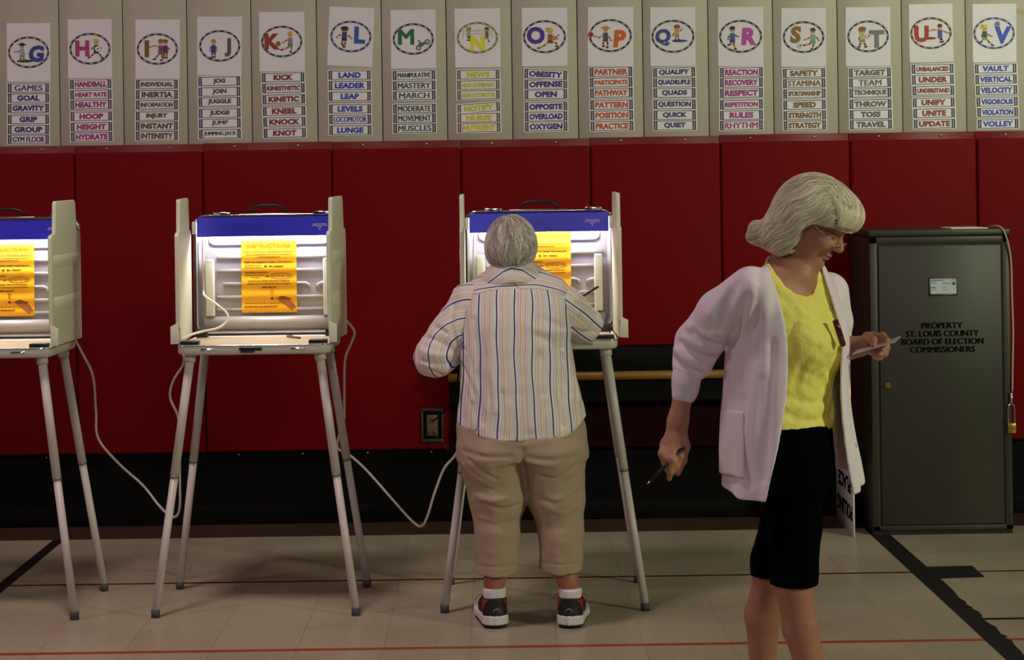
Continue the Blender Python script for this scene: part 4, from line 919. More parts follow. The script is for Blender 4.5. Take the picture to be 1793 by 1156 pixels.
def attr_mat(name, kind, rough=.6, bump=None, spec=.4, **kw):
    def ex(nt, b, tc):
        N, L = nt.nodes, nt.links
        a = N.new('ShaderNodeAttribute')
        if kind == 'col':
            a.attribute_name = 'Col'; n = N.new('ShaderNodeTexNoise'); n.inputs['Scale'].default_value = 60; n.inputs['Detail'].default_value = 5; L.new(tc.outputs['Object'], n.inputs[0])
            mr = N.new('ShaderNodeMapRange'); mr.inputs['To Min'].default_value = .82; mr.inputs['To Max'].default_value = 1.18; L.new(n.outputs[0], mr.inputs[0])
            mx = N.new('ShaderNodeMix'); mx.data_type = 'RGBA'; mx.blend_type = 'MULTIPLY'; mx.inputs[0].default_value = 1
            L.new(a.outputs['Color'], mx.inputs[6]); L.new(mr.outputs[0], mx.inputs[7]); L.new(mx.outputs[2], b.inputs['Base Color'])
            b.inputs['Subsurface Weight'].default_value = kw.get('sss', 0); b.inputs['Subsurface Radius'].default_value = (.012, .004, .002)
        if kind == 'tone':
            a.attribute_name = 'tone'; r = N.new('ShaderNodeValToRGB'); L.new(a.outputs['Fac'], r.inputs[0]); el = r.color_ramp.elements
            el[0].color = kw['c0']; el[1].color = kw['c1']; L.new(r.outputs[0], b.inputs['Base Color'])
        if kind == 'stripe':
            a.attribute_name = 'stripe'; mm = N.new('ShaderNodeMath'); mm.operation = 'DIVIDE'; mm.inputs[1].default_value = kw['period']; L.new(a.outputs['Fac'], mm.inputs[0])
            fr = N.new('ShaderNodeMath'); fr.operation = 'FRACT'; L.new(mm.outputs[0], fr.inputs[0])
            r = N.new('ShaderNodeValToRGB'); r.color_ramp.interpolation = 'CONSTANT'; L.new(fr.outputs[0], r.inputs[0]); el = r.color_ramp.elements
            while len(el) > 1: el.remove(el[-1])
            for i, (pos, c) in enumerate(kw['stops']):
                e_ = el[0] if i == 0 else el.new(pos); e_.position = pos; e_.color = c
            L.new(r.outputs[0], b.inputs['Base Color'])
    return mat(name, (.8, .8, .8, 1), rough, bump=bump, spec=spec, extra=ex)
def dense(pts, st=7.0):
    """photo-space polyline with points every few pixels, rounded at its corners"""
    out = []
    n = len(pts)
    for i in range(n - 1):
        p0, p1, p2, p3 = (np.array(pts[min(max(j, 0), n - 1)], float) for j in (i - 1, i, i + 1, i + 2))
        m = max(2, int(np.hypot(*(p2 - p1)) / st))
        for k in range(m): t = k / m; out.append(tuple(.5 * (2*p1 + (p2-p0)*t + (2*p0-5*p1+4*p2-p3)*t*t + (3*p1-p0-3*p2+p3)*t**3)))
    return out + [tuple(pts[-1])]
A3 = lambda v: np.array((v[0], v[1], v[2]), float)
def PA(x, y, d): return A3(P(x, y, d))
def zpx(px, py, d): return P(px, py, d).z
# ------------------------------------------------------------------ the voter leaning over the occupied booth
M_skin = attr_mat('skin', 'col', .5, bump=(140, .12, .0008), sss=.12)
M_shirt = attr_mat('striped_cotton', 'stripe', .75, bump=(420, .12, .0005), period=.0655, stops=[
    (0, rgb(56, 54, 112)), (.078, rgb(232, 226, 230)), (.20, rgb(212, 192, 212)), (.27, rgb(234, 228, 230)), (.33, rgb(224, 186, 160)), (.42, rgb(234, 228, 226)),
    (.48, rgb(208, 216, 178)), (.54, rgb(234, 228, 230)), (.60, rgb(226, 188, 178)), (.69, rgb(234, 228, 228)), (.75, rgb(214, 196, 214)), (.81, rgb(234, 228, 230)), (.87, rgb(208, 216, 180)), (.93, rgb(234, 228, 230))])
M_khaki = mat('khaki_cotton', rgb(172, 150, 128), .8, noise=(7, .05), bump=(500, .15, .0006))
M_sock = mat('white_sock', rgb(226, 214, 218), .8, bump=(300, .2, .0008))
M_shoeb = mat('black_mesh_shoe', rgb(22, 18, 20), .6, bump=(500, .3, .0006)); M_shoer = mat('red_shoe_panel', rgb(150, 30, 30), .5)
M_sole = mat('white_midsole', rgb(222, 214, 220), .5); M_outs = mat('black_outsole', rgb(22, 20, 20), .7)
M_hairv = attr_mat('grey_hair', 'tone', .5, c0=rgb(140, 130, 118), c1=rgb(246, 240, 228))
M_hairb = mat('grey_hair_base', rgb(176, 168, 154), .7)
VO = np.array([P0(932, 1095).x, 6.95, 0.0])
voter = thing('person', 'person seen from behind leaning into a voting booth, striped shirt, khaki cropped trousers', 'person', VO)
DY = 6.96
def row(y, xl, xr, cy, hd): a, b = P(xl, y, DY), P(xr, y, DY); return ((a.z + b.z) / 2, (a.x + b.x) / 2, cy, abs(b.x - a.x) / 2, hd)
torso_keys = [row(790, 797, 1030, 6.985, .185), row(765, 797, 1029, 6.985, .182), row(735, 799, 1027, 6.985, .178), row(700, 803, 1020, 6.99, .174), row(650, 804, 1009, 7.00, .168), row(600, 802, 1001, 7.015, .162),
              row(560, 801, 1002, 7.03, .155), row(530, 800, 1005, 7.05, .14), row(512, 806, 1001, 7.06, .125), row(497, 822, 988, 7.07, .105), row(483, 842, 965, 7.08, .085), row(468, 862, 942, 7.085, .070), row(455, 872, 930, 7.09, .058)]
TL = zloft(torso_keys, (0, -1), 2.25)
SL, EL, WL = PA(826, 536, 7.04), PA(761, 624, 6.99), PA(820, 590, 7.17)
SR, ER, WR = PA(985, 540, 7.05), PA(1021, 568, 7.16), PA(1004, 548, 7.33)
# --- body: one continuous skin
B = Field(rng((-.34, .64, .006)), rng((6.70, 7.56, .006)), rng((-.0, .09, .005), (.09, 1.56, .006)))
kb = [(z, cx, cy, a - .03, b - .03) for z, cx, cy, a, b in torso_keys if z > zpx(900, 782, 6.96)]
B.put(zloft(kb, (0, -1), 2.2))
for x, hx, s_ in ((870, 866, -1), (984, 995, 1)):
    B.chain([PA(x - s_*14, 800, 6.97), PA(x, 900, 6.96), PA(x, 985, 6.94), PA(hx, 1018, 6.92), PA(hx, 1052, 6.905)], [.085, .060, .056, .037, .028], .03)
    B.chain([PA(hx, 1066, 6.905), PA(hx + s_*4, 1078, 7.04)], [.026, .024], .02)
HC = PA(895, 437, 7.10); hp = math.radians(34)
hf = np.array([.05, math.cos(hp), -math.sin(hp)]); hf /= np.linalg.norm(hf); hl = np.cross([0, 0, 1], hf); hl /= np.linalg.norm(hl); hu = np.cross(hf, hl); HB = [hf, hl, hu]
H = lambda f, l, u: HC + f * hf + l * hl + u * hu
B.ell(HC, (.098, .080, .092), HB, .0); B.ell(H(.045, 0, -.06), (.06, .058, .07), HB, .03); B.ell(H(.078, 0, -.115), (.022, .025, .02), HB, .02)
B.cone(H(.09, 0, -.02), H(.112, 0, -.05), .010, .014, .012); B.ell(H(.085, 0, .01), (.02, .05, .012), HB, .015)
for s_ in (-1, 1):
    B.ell(H(.0, s_*.079, -.03), (.022, .009, .033), HB, .008); B.ell(H(.095, s_*.032, -.015), (.018, .016, .011), HB, .01, 's'); B.ell(H(.075, s_*.031, -.015), (.013, .013, .013), HB, .004)
B.ell(H(.092, 0, -.082), (.012, .022, .007), HB, .006); B.ell(H(.104, 0, -.086), (.012, .02, .002), HB, .003, 's')
B.cone(PA(897, 490, 7.07), H(-.02, 0, -.07), .060, .056, .03)
def voter_hand(wr, dirv, palm, pen=False):
    """palm with four curled fingers and a thumb; dirv = forearm direction, palm = towards the palm side"""
    d = dirv / np.linalg.norm(dirv); n = palm - d * (palm @ d); n /= np.linalg.norm(n); s = np.cross(d, n)
    q = lambda a, b, c: wr + d * a + s * b + n * c
    B.cone(q(0, 0, 0), q(.05, 0, .004), .026, .030, .02, ax=n, e=.62); B.cone(q(.05, -.018, .004), q(.075, .02, .008), .018, .018, .015)
    for i, (b, L) in enumerate(((-.030, .070), (-.010, .078), (.010, .074), (.028, .060))):
        B.chain([q(.078, b, .006), q(.078 + L*.42, b, .016), q(.078 + L*.62, b*.9, .038), q(.078 + L*.56, b*.85, .056)], [.0095, .0088, .0080, .0068], .006)
    B.chain([q(.015, -.028, .010), q(.048, -.046, .028), q(.078, -.036, .046), q(.094, -.020, .054)], [.013, .0115, .0100, .0080], .008)
    return q
B.chain([SL, EL, WL], [.052, .044, .029], .02); B.chain([SR, ER, WR], [.052, .044, .029], .02)
voter_hand(WL, PA(860, 577, 7.30) - WL, np.array([0, .1, -1.]))
q = voter_hand(WR, PA(990, 548, 7.44) - WR, np.array([0, .2, -1.]))
V_, F_ = B.mesh()
npmesh('body', V_, F_, M_skin, voter, VO, color=np.tile(np.array(rgb(168, 108, 86)[:3]), (len(V_), 1)))
pen('ballpoint_pen', 'black pen held up in the right hand of the person in the striped shirt', P(983, 541, 7.43), P(1048, 502, 7.33), .0048)
# --- cropped khaki trousers
T = Field(rng((-.18, .42, .005)), rng((6.72, 7.26, .005)), rng((.14, .98, .005)))
T.put(zloft([row(y, xl, xr, cy, hd) for y, xl, xr, cy, hd in ((720, 806, 1018, 6.99, .155), (745, 799, 1026, 6.985, .170), (780, 799, 1029, 6.98, .174), (800, 804, 1027, 6.98, .166))], (0, -1), 2.4))
T.chain([PA(862, 800, 6.975), PA(871, 872, 6.965), PA(871, 930, 6.955), PA(870, 1015, 6.945)], [.128, .104, .083, .077], .03, ax=(0, 1, 0), e=1.36, e2=1.1)
T.chain([PA(966, 800, 6.975), PA(975, 872, 6.965), PA(982, 930, 6.955), PA(983, 1015, 6.945)], [.128, .104, .083, .078], .03, ax=(0, 1, 0), e=1.36, e2=1.1)
hl_, hr_ = zpx(870, 1003, 6.9), zpx(983, 999, 6.9); xm = P(926, 900, 6.9).x
T.put(lambda X, Y, Z: np.where(X < xm, hl_, hr_) + .012 * np.clip((Y - 6.93) / .08, -1, 1) - Z + 0 * X * Y, op='i')
yb = 6.80
cz = lambda pts, d, w_, y=None: T.crease([PA(x, y_, y or yb) for x, y_ in pts], d, w_)
# raise real creases on the back: seat, under the seat, behind the knees, hem bands
def back(x, y, f=T):                 # walk from the camera onto the garment's back surface
    ys = np.arange(6.74, 7.2, .004); pts = np.array([PA(x, y, v) for v in ys]); d = f.sample(pts); i = np.argmax(d < 0); return pts[i] if (d < 0).any() else PA(x, y, 6.85)
def bc(f, pts, d, w_): f.crease([back(x, y, f) for x, y in dense(pts)], d, w_)
bc(T, [(915, 790), (917, 820), (921, 852)], .014, .010)
for pts, d, w_ in (([(812, 790), (850, 800), (895, 800)], .006, .008), ([(822, 805), (845, 826), (868, 838)], .007, .007), ([(812, 815), (832, 836), (850, 846)], -.005, .008), ([(925, 800), (960, 806), (1010, 800)], .006, .008),
    ([(940, 830), (975, 838), (1012, 812)], .007, .007), ([(850, 882), (880, 892), (908, 884)], .010, .008), ([(835, 868), (860, 878), (890, 870)], -.006, .009), ([(940, 868), (975, 882), (1015, 862)], .010, .008), ([(945, 884), (985, 898), (1016, 884)], -.004, .010),
    ([(840, 905), (870, 912), (900, 902)], -.004, .009), ([(835, 850), (865, 858)], .005, .007), ([(985, 845), (1012, 835)], .005, .007), ([(838, 991), (870, 993), (904, 990)], .003, .004), ([(950, 985), (985, 989), (1018, 985)], .003, .004), ([(1000, 780), (1012, 830), (1012, 900), (1014, 990)], .003, .005), ([(870, 772), (915, 778), (960, 772)], -.004, .01)):
    bc(T, pts, d, w_)
T.ripple(.0014, 36, 3, squash=(1, .6, 1.0)); T.ripple(.0005, 120, 5)
V_, F_ = T.mesh(); npmesh('trousers', V_, F_, M_khaki, voter, VO)
# --- shirt: body panel, yoke, two sleeves, collar
def shirt_field():
    f = Field(rng((-.24, .42, .005)), rng((6.74, 7.26, .005)), rng((.62, 1.42, .005))); f.put(TL); return f
SB = shirt_field()
hx = [P(x, 760, 6.85).x for x in (770, 800, 830, 870, 920, 980, 1010, 1028, 1050)]; hz = [zpx(900, y, 6.85) for y in (742, 744, 760, 769, 771, 767, 755, 738, 735)]
hem = lambda X: np.interp(X, hx, hz)
SB.put(lambda X, Y, Z: hem(X) - Z + 0 * Y, op='i')
sxk = [P(x, 510, 6.93).x for x in (770, 795, 830, 870, 900, 940, 970, 1000, 1030)]; szk = [zpx(900, y, 6.93) for y in (532, 526, 514, 507, 505, 506, 511, 521, 530)]
seamz = lambda X: np.interp(X, sxk, szk)
for pts, d, w_ in (([(905, 508), (898, 600), (893, 700)], .004, .010), ([(940, 588), (975, 602), (1002, 600)], .005, .013), ([(925, 570), (960, 582), (995, 580)], -.005, .013), ([(945, 556), (988, 574)], .004, .013), ([(968, 600), (990, 640), (1000, 690)], .007, .009),
    ([(985, 610), (1004, 655), (1014, 700)], -.006, .009), ([(945, 620), (965, 680), (985, 745)], .005, .011), ([(830, 560), (838, 640), (846, 740)], .005, .012), ([(812, 590), (822, 640), (828, 700)], -.006, .010), ([(865, 530), (860, 620), (868, 720)], -.004, .013),
    ([(808, 640), (830, 690), (836, 750)], .006, .010), ([(925, 530), (925, 640), (930, 750)], -.004, .014), ([(880, 690), (884, 765)], .004, .012), ([(955, 700), (962, 765)], -.005, .012), ([(905, 700), (908, 768)], -.004, .012), ([(1000, 600), (1008, 640)], .006, .007), ([(805, 600), (815, 615)], .006, .008)):
    bc(SB, pts, d * 1.5, w_)
SB.ripple(.0022, 34, 11, squash=(1.0, .5, .35)); SB.ripple(.0010, 90, 12)
YK = Field(*SB.c); YK.f = SB.f.copy() - .0025
SB.put(lambda X, Y, Z: Z - seamz(X) + 0 * Y, op='i'); YK.put(lambda X, Y, Z: seamz(X) - .004 - Z + 0 * Y, op='i')
wob = lambda V: .0028 * np.sin(V[:, 2] * 13 + V[:, 0] * 14) + .0013 * np.sin(V[:, 2] * 37 + V[:, 0] * 33)
V_, F_ = SB.mesh(); cx = TL.cols(V_[:, 2]); uu = (V_[:, 0] - P(900, 600, 6.9).x) * (.226 / cx[2])**.45
uu = np.where(V_[:, 1] < cx[1] + .02, uu, .30 - uu)
npmesh('shirt_body', V_, F_, M_shirt, voter, VO, attrs={'stripe': uu + wob(V_) + .655})
V_, F_ = YK.mesh(); npmesh('shirt_yoke', V_, F_, M_shirt, voter, VO, attrs={'stripe': (V_[:, 2] - seamz(V_[:, 0]) * .75 - .30 + .35 * (V_[:, 1] - 6.95)) + .7 + .003 * np.sin(V_[:, 0] * 30)})
def sleeve(S_, E_, W_, rs_, seed, mode, cr, off):
    pts = np.stack([S_, E_, W_]); lo, hi = pts.min(0) - .12, pts.max(0) + .12
    f = Field(*[rng((l, h, .0045)) for l, h in zip(lo, hi)]); f.chain([S_, E_, W_], rs_, .02)
    for pts_, d, w_ in cr: bc(f, pts_, d, w_)
    f.ripple(.0026, 50, seed); f.ripple(.0012, 110, seed + 1)
    V, F = f.mesh()
    if mode[0] == 'arc':                    # stripes bend round the inside of the elbow
        c = PA(mode[1], mode[2], 7.0); st = np.hypot(V[:, 0] - c[0], V[:, 2] - c[2])
    else:
        d = np.array([mode[1], mode[2]]); d = d / np.linalg.norm(d); st = (V[:, 0] - S_[0]) * d[1] - (V[:, 2] - S_[2]) * d[0]
    return npmesh('shirt_sleeve', V, F, M_shirt, voter, VO, attrs={'stripe': st + (.25 if mode[0] == 'arc' else 0) * (V[:, 1] - 7.0) + off + .003 * np.sin(V[:, 2] * 40)})
sleeve(SL, EL, WL, [.088, .076, .058], 21, ('arc', 822, 622), [([(795, 535), (790, 570), (800, 600)], .010, .008), ([(745, 590), (770, 600), (795, 612)], .008, .009), ([(735, 612), (760, 622), (790, 622)], -.007, .010), ([(740, 632), (765, 638), (792, 636)], .009, .008), ([(760, 570), (785, 585)], .006, .008), ([(750, 648), (775, 655)], .006, .007)], .33)
sleeve(SR, ER, WR, [.086, .068, .056], 31, ('line', 1.0, -.85), [([(988, 545), (990, 570), (996, 592)], .010, .008), ([(1008, 530), (1024, 545), (1046, 552)], .008, .008), ([(1012, 548), (1030, 560), (1052, 565)], -.006, .008), ([(1000, 575), (1022, 582), (1045, 580)], .006, .008), ([(1030, 540), (1045, 545)], .006, .006)], .30)
# collar: folded band round the neck, higher at the back of the head
cf = Field(rng((-.10, .26, .0035)), rng((6.86, 7.30, .0035)), rng((1.22, 1.40, .0035)))
ca, cb = PA(896, 496, 7.07), PA(896, 438, 7.10)
cf.cone(ca, cb, .128, .084, 0, ax=(0, 1, 0), e=.92); inner = Field(*cf.c); inner.cone(ca, cb + (cb - ca) * .3, .114, .058, 0, ax=(0, 1, 0), e=.92)
cf.f = np.maximum(cf.f, -inner.f)
ct = lambda X: np.interp(X, [P(x, 460, 7.0).x for x in (838, 856, 880, 896, 915, 938, 955)], [zpx(896, y, 7.0) for y in (488, 470, 452, 446, 450, 466, 484)])
cl = lambda X: np.interp(X, [P(x, 460, 7.0).x for x in (838, 856, 880, 896, 915, 938, 955)], [zpx(896, y, 7.0) for y in (508, 503, 497, 494, 495, 499, 504)])
cf.put(lambda X, Y, Z: np.maximum(Z - ct(X), cl(X) - Z) + 0 * Y, op='i')
V_, F_ = cf.mesh(); npmesh('shirt_collar', V_, F_, M_shirt, voter, VO, attrs={'stripe': (V_[:, 2] - ct(V_[:, 0])) + .655 + .052})
bt_ = back(906, 499, YK)
MB().tube([Vector(bt_ - VO) + Vector((-.009, -.004, 0)), Vector(bt_ - VO) + Vector((0, -.007, -.005)), Vector(bt_ - VO) + Vector((.009, -.004, 0)), Vector(bt_ - VO) + Vector((.001, -.006, .005))], .0028, 8, closed=True).build('locker_loop', mat('loop_cotton', rgb(206, 200, 160), .8), voter)
# --- hair
hfld = Field(*[rng((c - .19, c + .19, .005)) for c in HC])
hfld.ell(H(-.012, 0, .012), (.108, .090, .098), HB, .0); hfld.ell(H(-.055, 0, -.045), (.062, .076, .068), HB, .04); hfld.ell(H(-.01, 0, .055), (.07, .06, .062), HB, .03)
cap = Field(*hfld.c); cap.f = hfld.f + .004
def facecut(X, Y, Z):
    px, py, pz = X - HC[0], Y - HC[1], Z - HC[2]; f = px*hf[0] + py*hf[1] + pz*hf[2]; u = px*hu[0] + py*hu[1] + pz*hu[2]
    return np.minimum(f - (.02 + .5 * u), np.minimum(f + .04, .03 - u) * 0 + 9)
cap.put(lambda X, Y, Z: facecut(X, Y, Z), op='i', k=.01)
V_, F_ = cap.mesh(); hair = npmesh('hair', V_, F_, M_hairb, voter, VO)
rs = np.random.RandomState(2); th = rs.rand(9000) * 2 * PI; ph = np.arccos(1 - rs.rand(9000) * 1.75)
st = np.stack([np.cos(th) * np.sin(ph), np.sin(th) * np.sin(ph), np.cos(ph)], 1)
st = HC + (st[:, :1] * hf * .115 + st[:, 1:2] * hl * .09 + st[:, 2:] * hu * .11) - hf * .012
rel = st - HC; ff = rel @ hf; uu_ = rel @ hu; st = st[(ff < .02 + .5 * uu_)]
crown = H(-.055, .012, .10)
def hdir(p, t, g):
    r = p - crown; r = r - g * (r * g).sum(1, keepdims=True); r /= np.linalg.norm(r, axis=1, keepdims=True) + 1e-6
    side = ((p - HC) @ hl)[:, None]
    return r * 1.0 - np.array([0, 0, 1.0]) * .7 + .35 * np.sin(side * 90)[:] * hl + (.3 * np.sin(p[:, 2:3] * 70)) * hl
strands('hair_locks', hfld, st, hdir, 7, .0075, .0011, M_hairv, hair, (0, 0, 0), 4, lift=.008, jitter=.5).location = -Vector(VO) * 0
bpy.data.objects['hair_locks'].location = -Vector(VO)
# --- shoes and socks
for px_, s_, ang in ((867, -1, 9), (997, 1, -9)):
    g = P0(px_, 1103); c = np.array([g.x + (.006 if s_ < 0 else 0), g.y + .01, 0.]); a = math.radians(ang); d = np.array([-math.sin(a) * 1.0, math.cos(a), 0]); s = np.array([math.cos(a), math.sin(a), 0])
    q = lambda f, l, u: c + d * f + s * l + np.array([0, 0, u])
    def shell(wid, z0, z1, grow=0):
        fl = [(-.0045, .0), (-.0040, .012), (-.001, .020), (.006, .030), (.015, .037), (.03, .043), (.08, .043), (.14, .044), (.19, .049), (.235, .044), (.265, .030), (.28, .0)]
        xs_ = np.array([x for x, _ in fl]); ws = np.array([w for _, w in fl])
        def fn(X, Y, Z):
            px, py = X - c[0], Y - c[1]; f = px*d[0] + py*d[1]; l = px*s[0] + py*s[1]
            w_ = np.interp(f, xs_, ws) + grow + 0 * Z; e = np.maximum(-.004 - grow - f, f - .28 - grow)
            return np.maximum(np.maximum(np.abs(l) - w_, e), np.maximum(z0(f) - Z, Z - z1(f)))
        return fn
    def fld(): lo, hi = np.minimum(q(-.03, 0, 0), q(.31, 0, 0)) - .07, np.maximum(q(-.03, 0, 0), q(.31, 0, 0)) + .07; return Field(rng((lo[0], hi[0], .0035)), rng((lo[1], hi[1], .0035)), rng((-.012, .17, .003)))
    up = fld(); top = lambda f: np.interp(f, [0, .03, .07, .12, .2, .26, .29], [.112, .108, .128, .120, .078, .054, .04])
    up.cone(q(.042, 0, .05), q(.045, 0, .14), .0425, .0445, .0); up.cone(q(.036, 0, .045), q(.12, 0, .05), .036, .040, .02); up.chain([q(.10, 0, .085), q(.16, 0, .055), q(.225, 0, .042)], [.034, .040, .034], .03)
    up.put(lambda X, Y, Z: np.maximum(Z - top((X-c[0])*d[0] + (Y-c[1])*d[1]), .028 - Z + 0 * X), op='i', k=.006)
    V_, F_ = up.mesh(); lf = (V_ - c) @ d; ll = (V_ - c) @ s
    shoe = npmesh('shoe', V_, F_, M_shoeb, voter, VO)
    md = fld(); md.put(shell(0, lambda f: .014 + 0 * f, lambda f: np.interp(f, [0, .06, .2, .28], [.048, .042, .036, .036]), .006))
    V_, F_ = md.mesh(); npmesh('midsole', V_, F_, M_sole, shoe, (0, 0, 0)).location = -Vector(VO)
    ou = fld(); ou.put(shell(0, lambda f: .001 + np.where(f < .02, .004, 0), lambda f: .0155 + 0 * f, -.002)); V_, F_ = ou.mesh(); npmesh('outsole', V_, F_, M_outs, shoe, (0, 0, 0)).location = -Vector(VO)
    for l0 in (-1, 1):
        pp = fld(); pp.f = up.f - .0035
        pp.put(lambda X, Y, Z: np.maximum(np.abs(((X-c[0])*d[0] + (Y-c[1])*d[1]) - .030 - (.100 - Z) * .7) - .018, np.maximum(np.maximum(.054 - Z, Z - .104) + 0 * X, -l0 * ((X-c[0])*s[0] + (Y-c[1])*s[1]) + .008)), op='i', k=.002)
        V_, F_ = pp.mesh()
        if len(F_): npmesh('side_panel', V_, F_, M_shoer, shoe, (0, 0, 0)).location = -Vector(VO)
        lp = [Vector(q(.095, l0*.02, .105)), Vector(q(.085, l0*.045, .112)), Vector(q(.08, l0*.060, .104)), Vector(q(.085, l0*.066, .09))]
        MB().tube(smooth_path([p - Vector(VO) for p in lp], 5), .0016, 6).build('lace', mat('grey_lace', rgb(150, 120, 110), .7), shoe)
    mk = [Vector(q(-.003, x * .0125, z)) - Vector(VO) + Vector((0, -.0015, 0)) for x, z in ((-1, .062), (-.7, .071), (0, .074), (.7, .071), (1, .062))]
    MB().tube(mk, .0011, 6).build('heel_mark', mat('reflective_grey', rgb(190, 184, 180), .3), shoe)
    sk = Field(*[rng((v - .07, v + .07, .004)) for v in q(.04, 0, 0)[:2]], rng((.06, .20, .004)))
    sk.chain([q(.046, 0, .085), q(.046, 0, .13), q(.044, 0, .19)], [.0405, .0405, .0415], .01); zt_ = zpx(px_, 1030, 6.9)
    sk.put(lambda X, Y, Z: Z - zt_ + 0 * X + 0 * Y, op='i'); V_, F_ = sk.mesh(); npmesh('sock', V_, F_, M_sock, voter, VO)
# ------------------------------------------------------------------ the woman in the cardigan, walking to the right
M_tee = mat('yellow_lace_knit', rgb(246, 236, 116), .6, bump=(95, .55, .004), spec=.4)
M_card2 = mat('lilac_white_cardigan', rgb(240, 224, 236), .8, noise=(6, .04), bump=(600, .12, .0005))
M_rib = mat('cardigan_rib', rgb(232, 216, 230), .85, bump=(500, .2, .0006)); M_blkp = mat('black_trouser_cloth', rgb(3, 3, 3), .95, spec=.05)
M_hairw = attr_mat('silver_blonde_hair', 'tone', .42, c0=rgb(176, 164, 130), c1=rgb(250, 244, 218)); M_hairwb = mat('silver_blonde_base', rgb(192, 182, 150), .65)
DW = 5.40
aB = math.radians(50); FW = np.array([math.sin(aB), -math.cos(aB), 0]); LW = np.array([math.cos(aB), math.sin(aB), 0])
WOg = P(1388, 900, DW); WO = np.array([WOg.x, DW, 0.0])
woman = thing('person', 'person with grey bob in pale lilac cardigan and yellow top, walking right, reading a slip', 'person', WO)
def wk(y, xc, a, b, yc=DW): p = P(xc, y, DW); return (p.z, p.x, yc, a, b)
body_keys = [wk(800, 1382, .168, .130), wk(768, 1378, .166, .126), wk(720, 1376, .156, .120), wk(680, 1378, .150, .120), wk(640, 1380, .152, .130), wk(595, 1384, .158, .146), wk(560, 1384, .162, .134), wk(530, 1386, .166, .112), wk(505, 1388, .166, .092), wk(485, 1388, .150, .080), wk(468, 1387, .112, .070), wk(452, 1387, .074, .060), wk(436, 1388, .056, .052)]
TW = zloft(body_keys, (FW[0], FW[1]), 2.15)
# head frame
HW = PA(1428, 381, 5.36); yh, ph_ = math.radians(66), math.radians(33)
wf = np.array([math.sin(yh) * math.cos(ph_), -math.cos(yh) * math.cos(ph_), -math.sin(ph_)]); wu = np.array([math.sin(yh) * math.sin(ph_), -math.cos(yh) * math.sin(ph_), math.cos(ph_)]); wl = np.cross(wu, wf)
WB = [wf, wl, wu]; h = lambda f, l, u: HW + f * wf + l * wl + u * wu
SRw, ERw, CRw, WRw = PA(1310, 510, 5.29), PA(1222, 602, 5.40), PA(1200, 672, 5.39), PA(1187, 738, 5.37)
SLw, ELw, WLw = PA(1450, 512, 5.54), PA(1464, 612, 5.60), PA(1504, 607, 5.47)
def fine(c, r, h1, lo, hi, h2): return rng((lo, c - r, h2), (c - r, c + r, h1), (c + r, hi, h2))
BW = Field(fine(HW[0] - .005, .150, .0026, -.0 + .38, 1.12 + .10, .005), rng((5.05, 5.20, .006), (5.20, 5.56, .0030), (5.56, 5.90, .006)), rng((-.0, .70, .007), (.70, 1.28, .0036), (1.28, 1.64, .0026)))
bk = [(z, x, y, a - .014, b - .014) for z, x, y, a, b in body_keys]; BW.put(zloft(bk, (FW[0], FW[1]), 2.1))
# legs with knees and calves, feet outside the frame
kn, an = PA(1390, 1030, 5.27), PA(1440, 1268, 5.27); kf, af = PA(1349, 1012, 5.52), PA(1331, 1236, 5.60)
hipn, hipf = PA(1368, 790, 5.34), PA(1392, 790, 5.47)
BW.chain([hipn + np.array([.01, 0, 0]), PA(1393, 920, 5.30), kn, kn + (an - kn) * .30 + np.array([-.004, .010, 0]), kn + (an - kn) * .75, an], [.080, .056, .050, .049, .036, .033], .03)
BW.chain([hipf, PA(1376, 920, 5.47), kf, kf + (af - kf) * .30 + np.array([-.012, .012, 0]), kf + (af - kf) * .75, af], [.080, .056, .050, .052, .036, .033], .03)
for a, up_ in ((an, .0), (af, .05)):
    ft = np.array([a[0], a[1], .035 + up_]); BW.chain([a, ft - FW * .03, ft + FW * .09, ft + FW * .15 + np.array([0, 0, -.01])], [.033, .034, .034, .024], .02)
# neck and head
BW.cone(PA(1384, 462, 5.42), h(-.018, 0, -.065), .058, .054, .03); BW.cone(PA(1396, 478, 5.36), h(.035, 0, -.115), .050, .036, .04)
BW.ell(h(-.012, 0, .02), (.098, .074, .094), WB, .02); BW.ell(h(.032, 0, -.050), (.058, .058, .070), WB, .03)
for s_ in (-1, 1):
    BW.ell(h(.030, s_*.036, -.070), (.040, .026, .042), WB, .02); BW.ell(h(.058, s_*.036, -.036), (.026, .024, .024), WB, .02)
BW.ell(h(.070, 0, -.104), (.020, .022, .017), WB, .02); BW.ell(h(.035, 0, -.118), (.040, .034, .022), WB, .03)
BW.cone(h(.079, -.026, .010), h(.079, .026, .010), .0125, .0125, .015); BW.ell(h(.074, 0, .04), (.022, .05, .035), WB, .02)
BW.cone(h(.083, 0, -.004), h(.104, 0, -.036), .0078, .0115, .012); BW.ell(h(.105, 0, -.039), (.0112, .0100, .0095), WB, .008)
for s_ in (-1, 1): BW.ell(h(.095, s_*.0110, -.043), (.0090, .0065, .007), WB, .006)
for s_ in (-1, 1):
    BW.ell(h(.090, s_*.031, -.010), (.016, .016, .0105), WB, .010, 's'); BW.ell(h(.0715, s_*.031, -.011), (.0135, .0145, .0125), WB, .003)
    BW.crease([h(.083, s_*.018, -.0175), h(.086, s_*.031, -.0195), h(.078, s_*.043, -.0165)], .0022, .0022)
    BW.crease([h(.096, s_*.019, -.048), h(.086, s_*.031, -.066), h(.078, s_*.033, -.080)], .0030, .0040)
    BW.crease([h(.080, s_*.020, -.026), h(.074, s_*.036, -.030)], .0020, .0035)
    BW.ell(h(-.005, s_*.078, -.02), (.018, .008, .030), WB, .008)
BW.ell(h(.0865, 0, -.069), (.0120, .022, .0060), WB, .006); BW.ell(h(.0850, 0, -.0805), (.0115, .019, .0068), WB, .006)
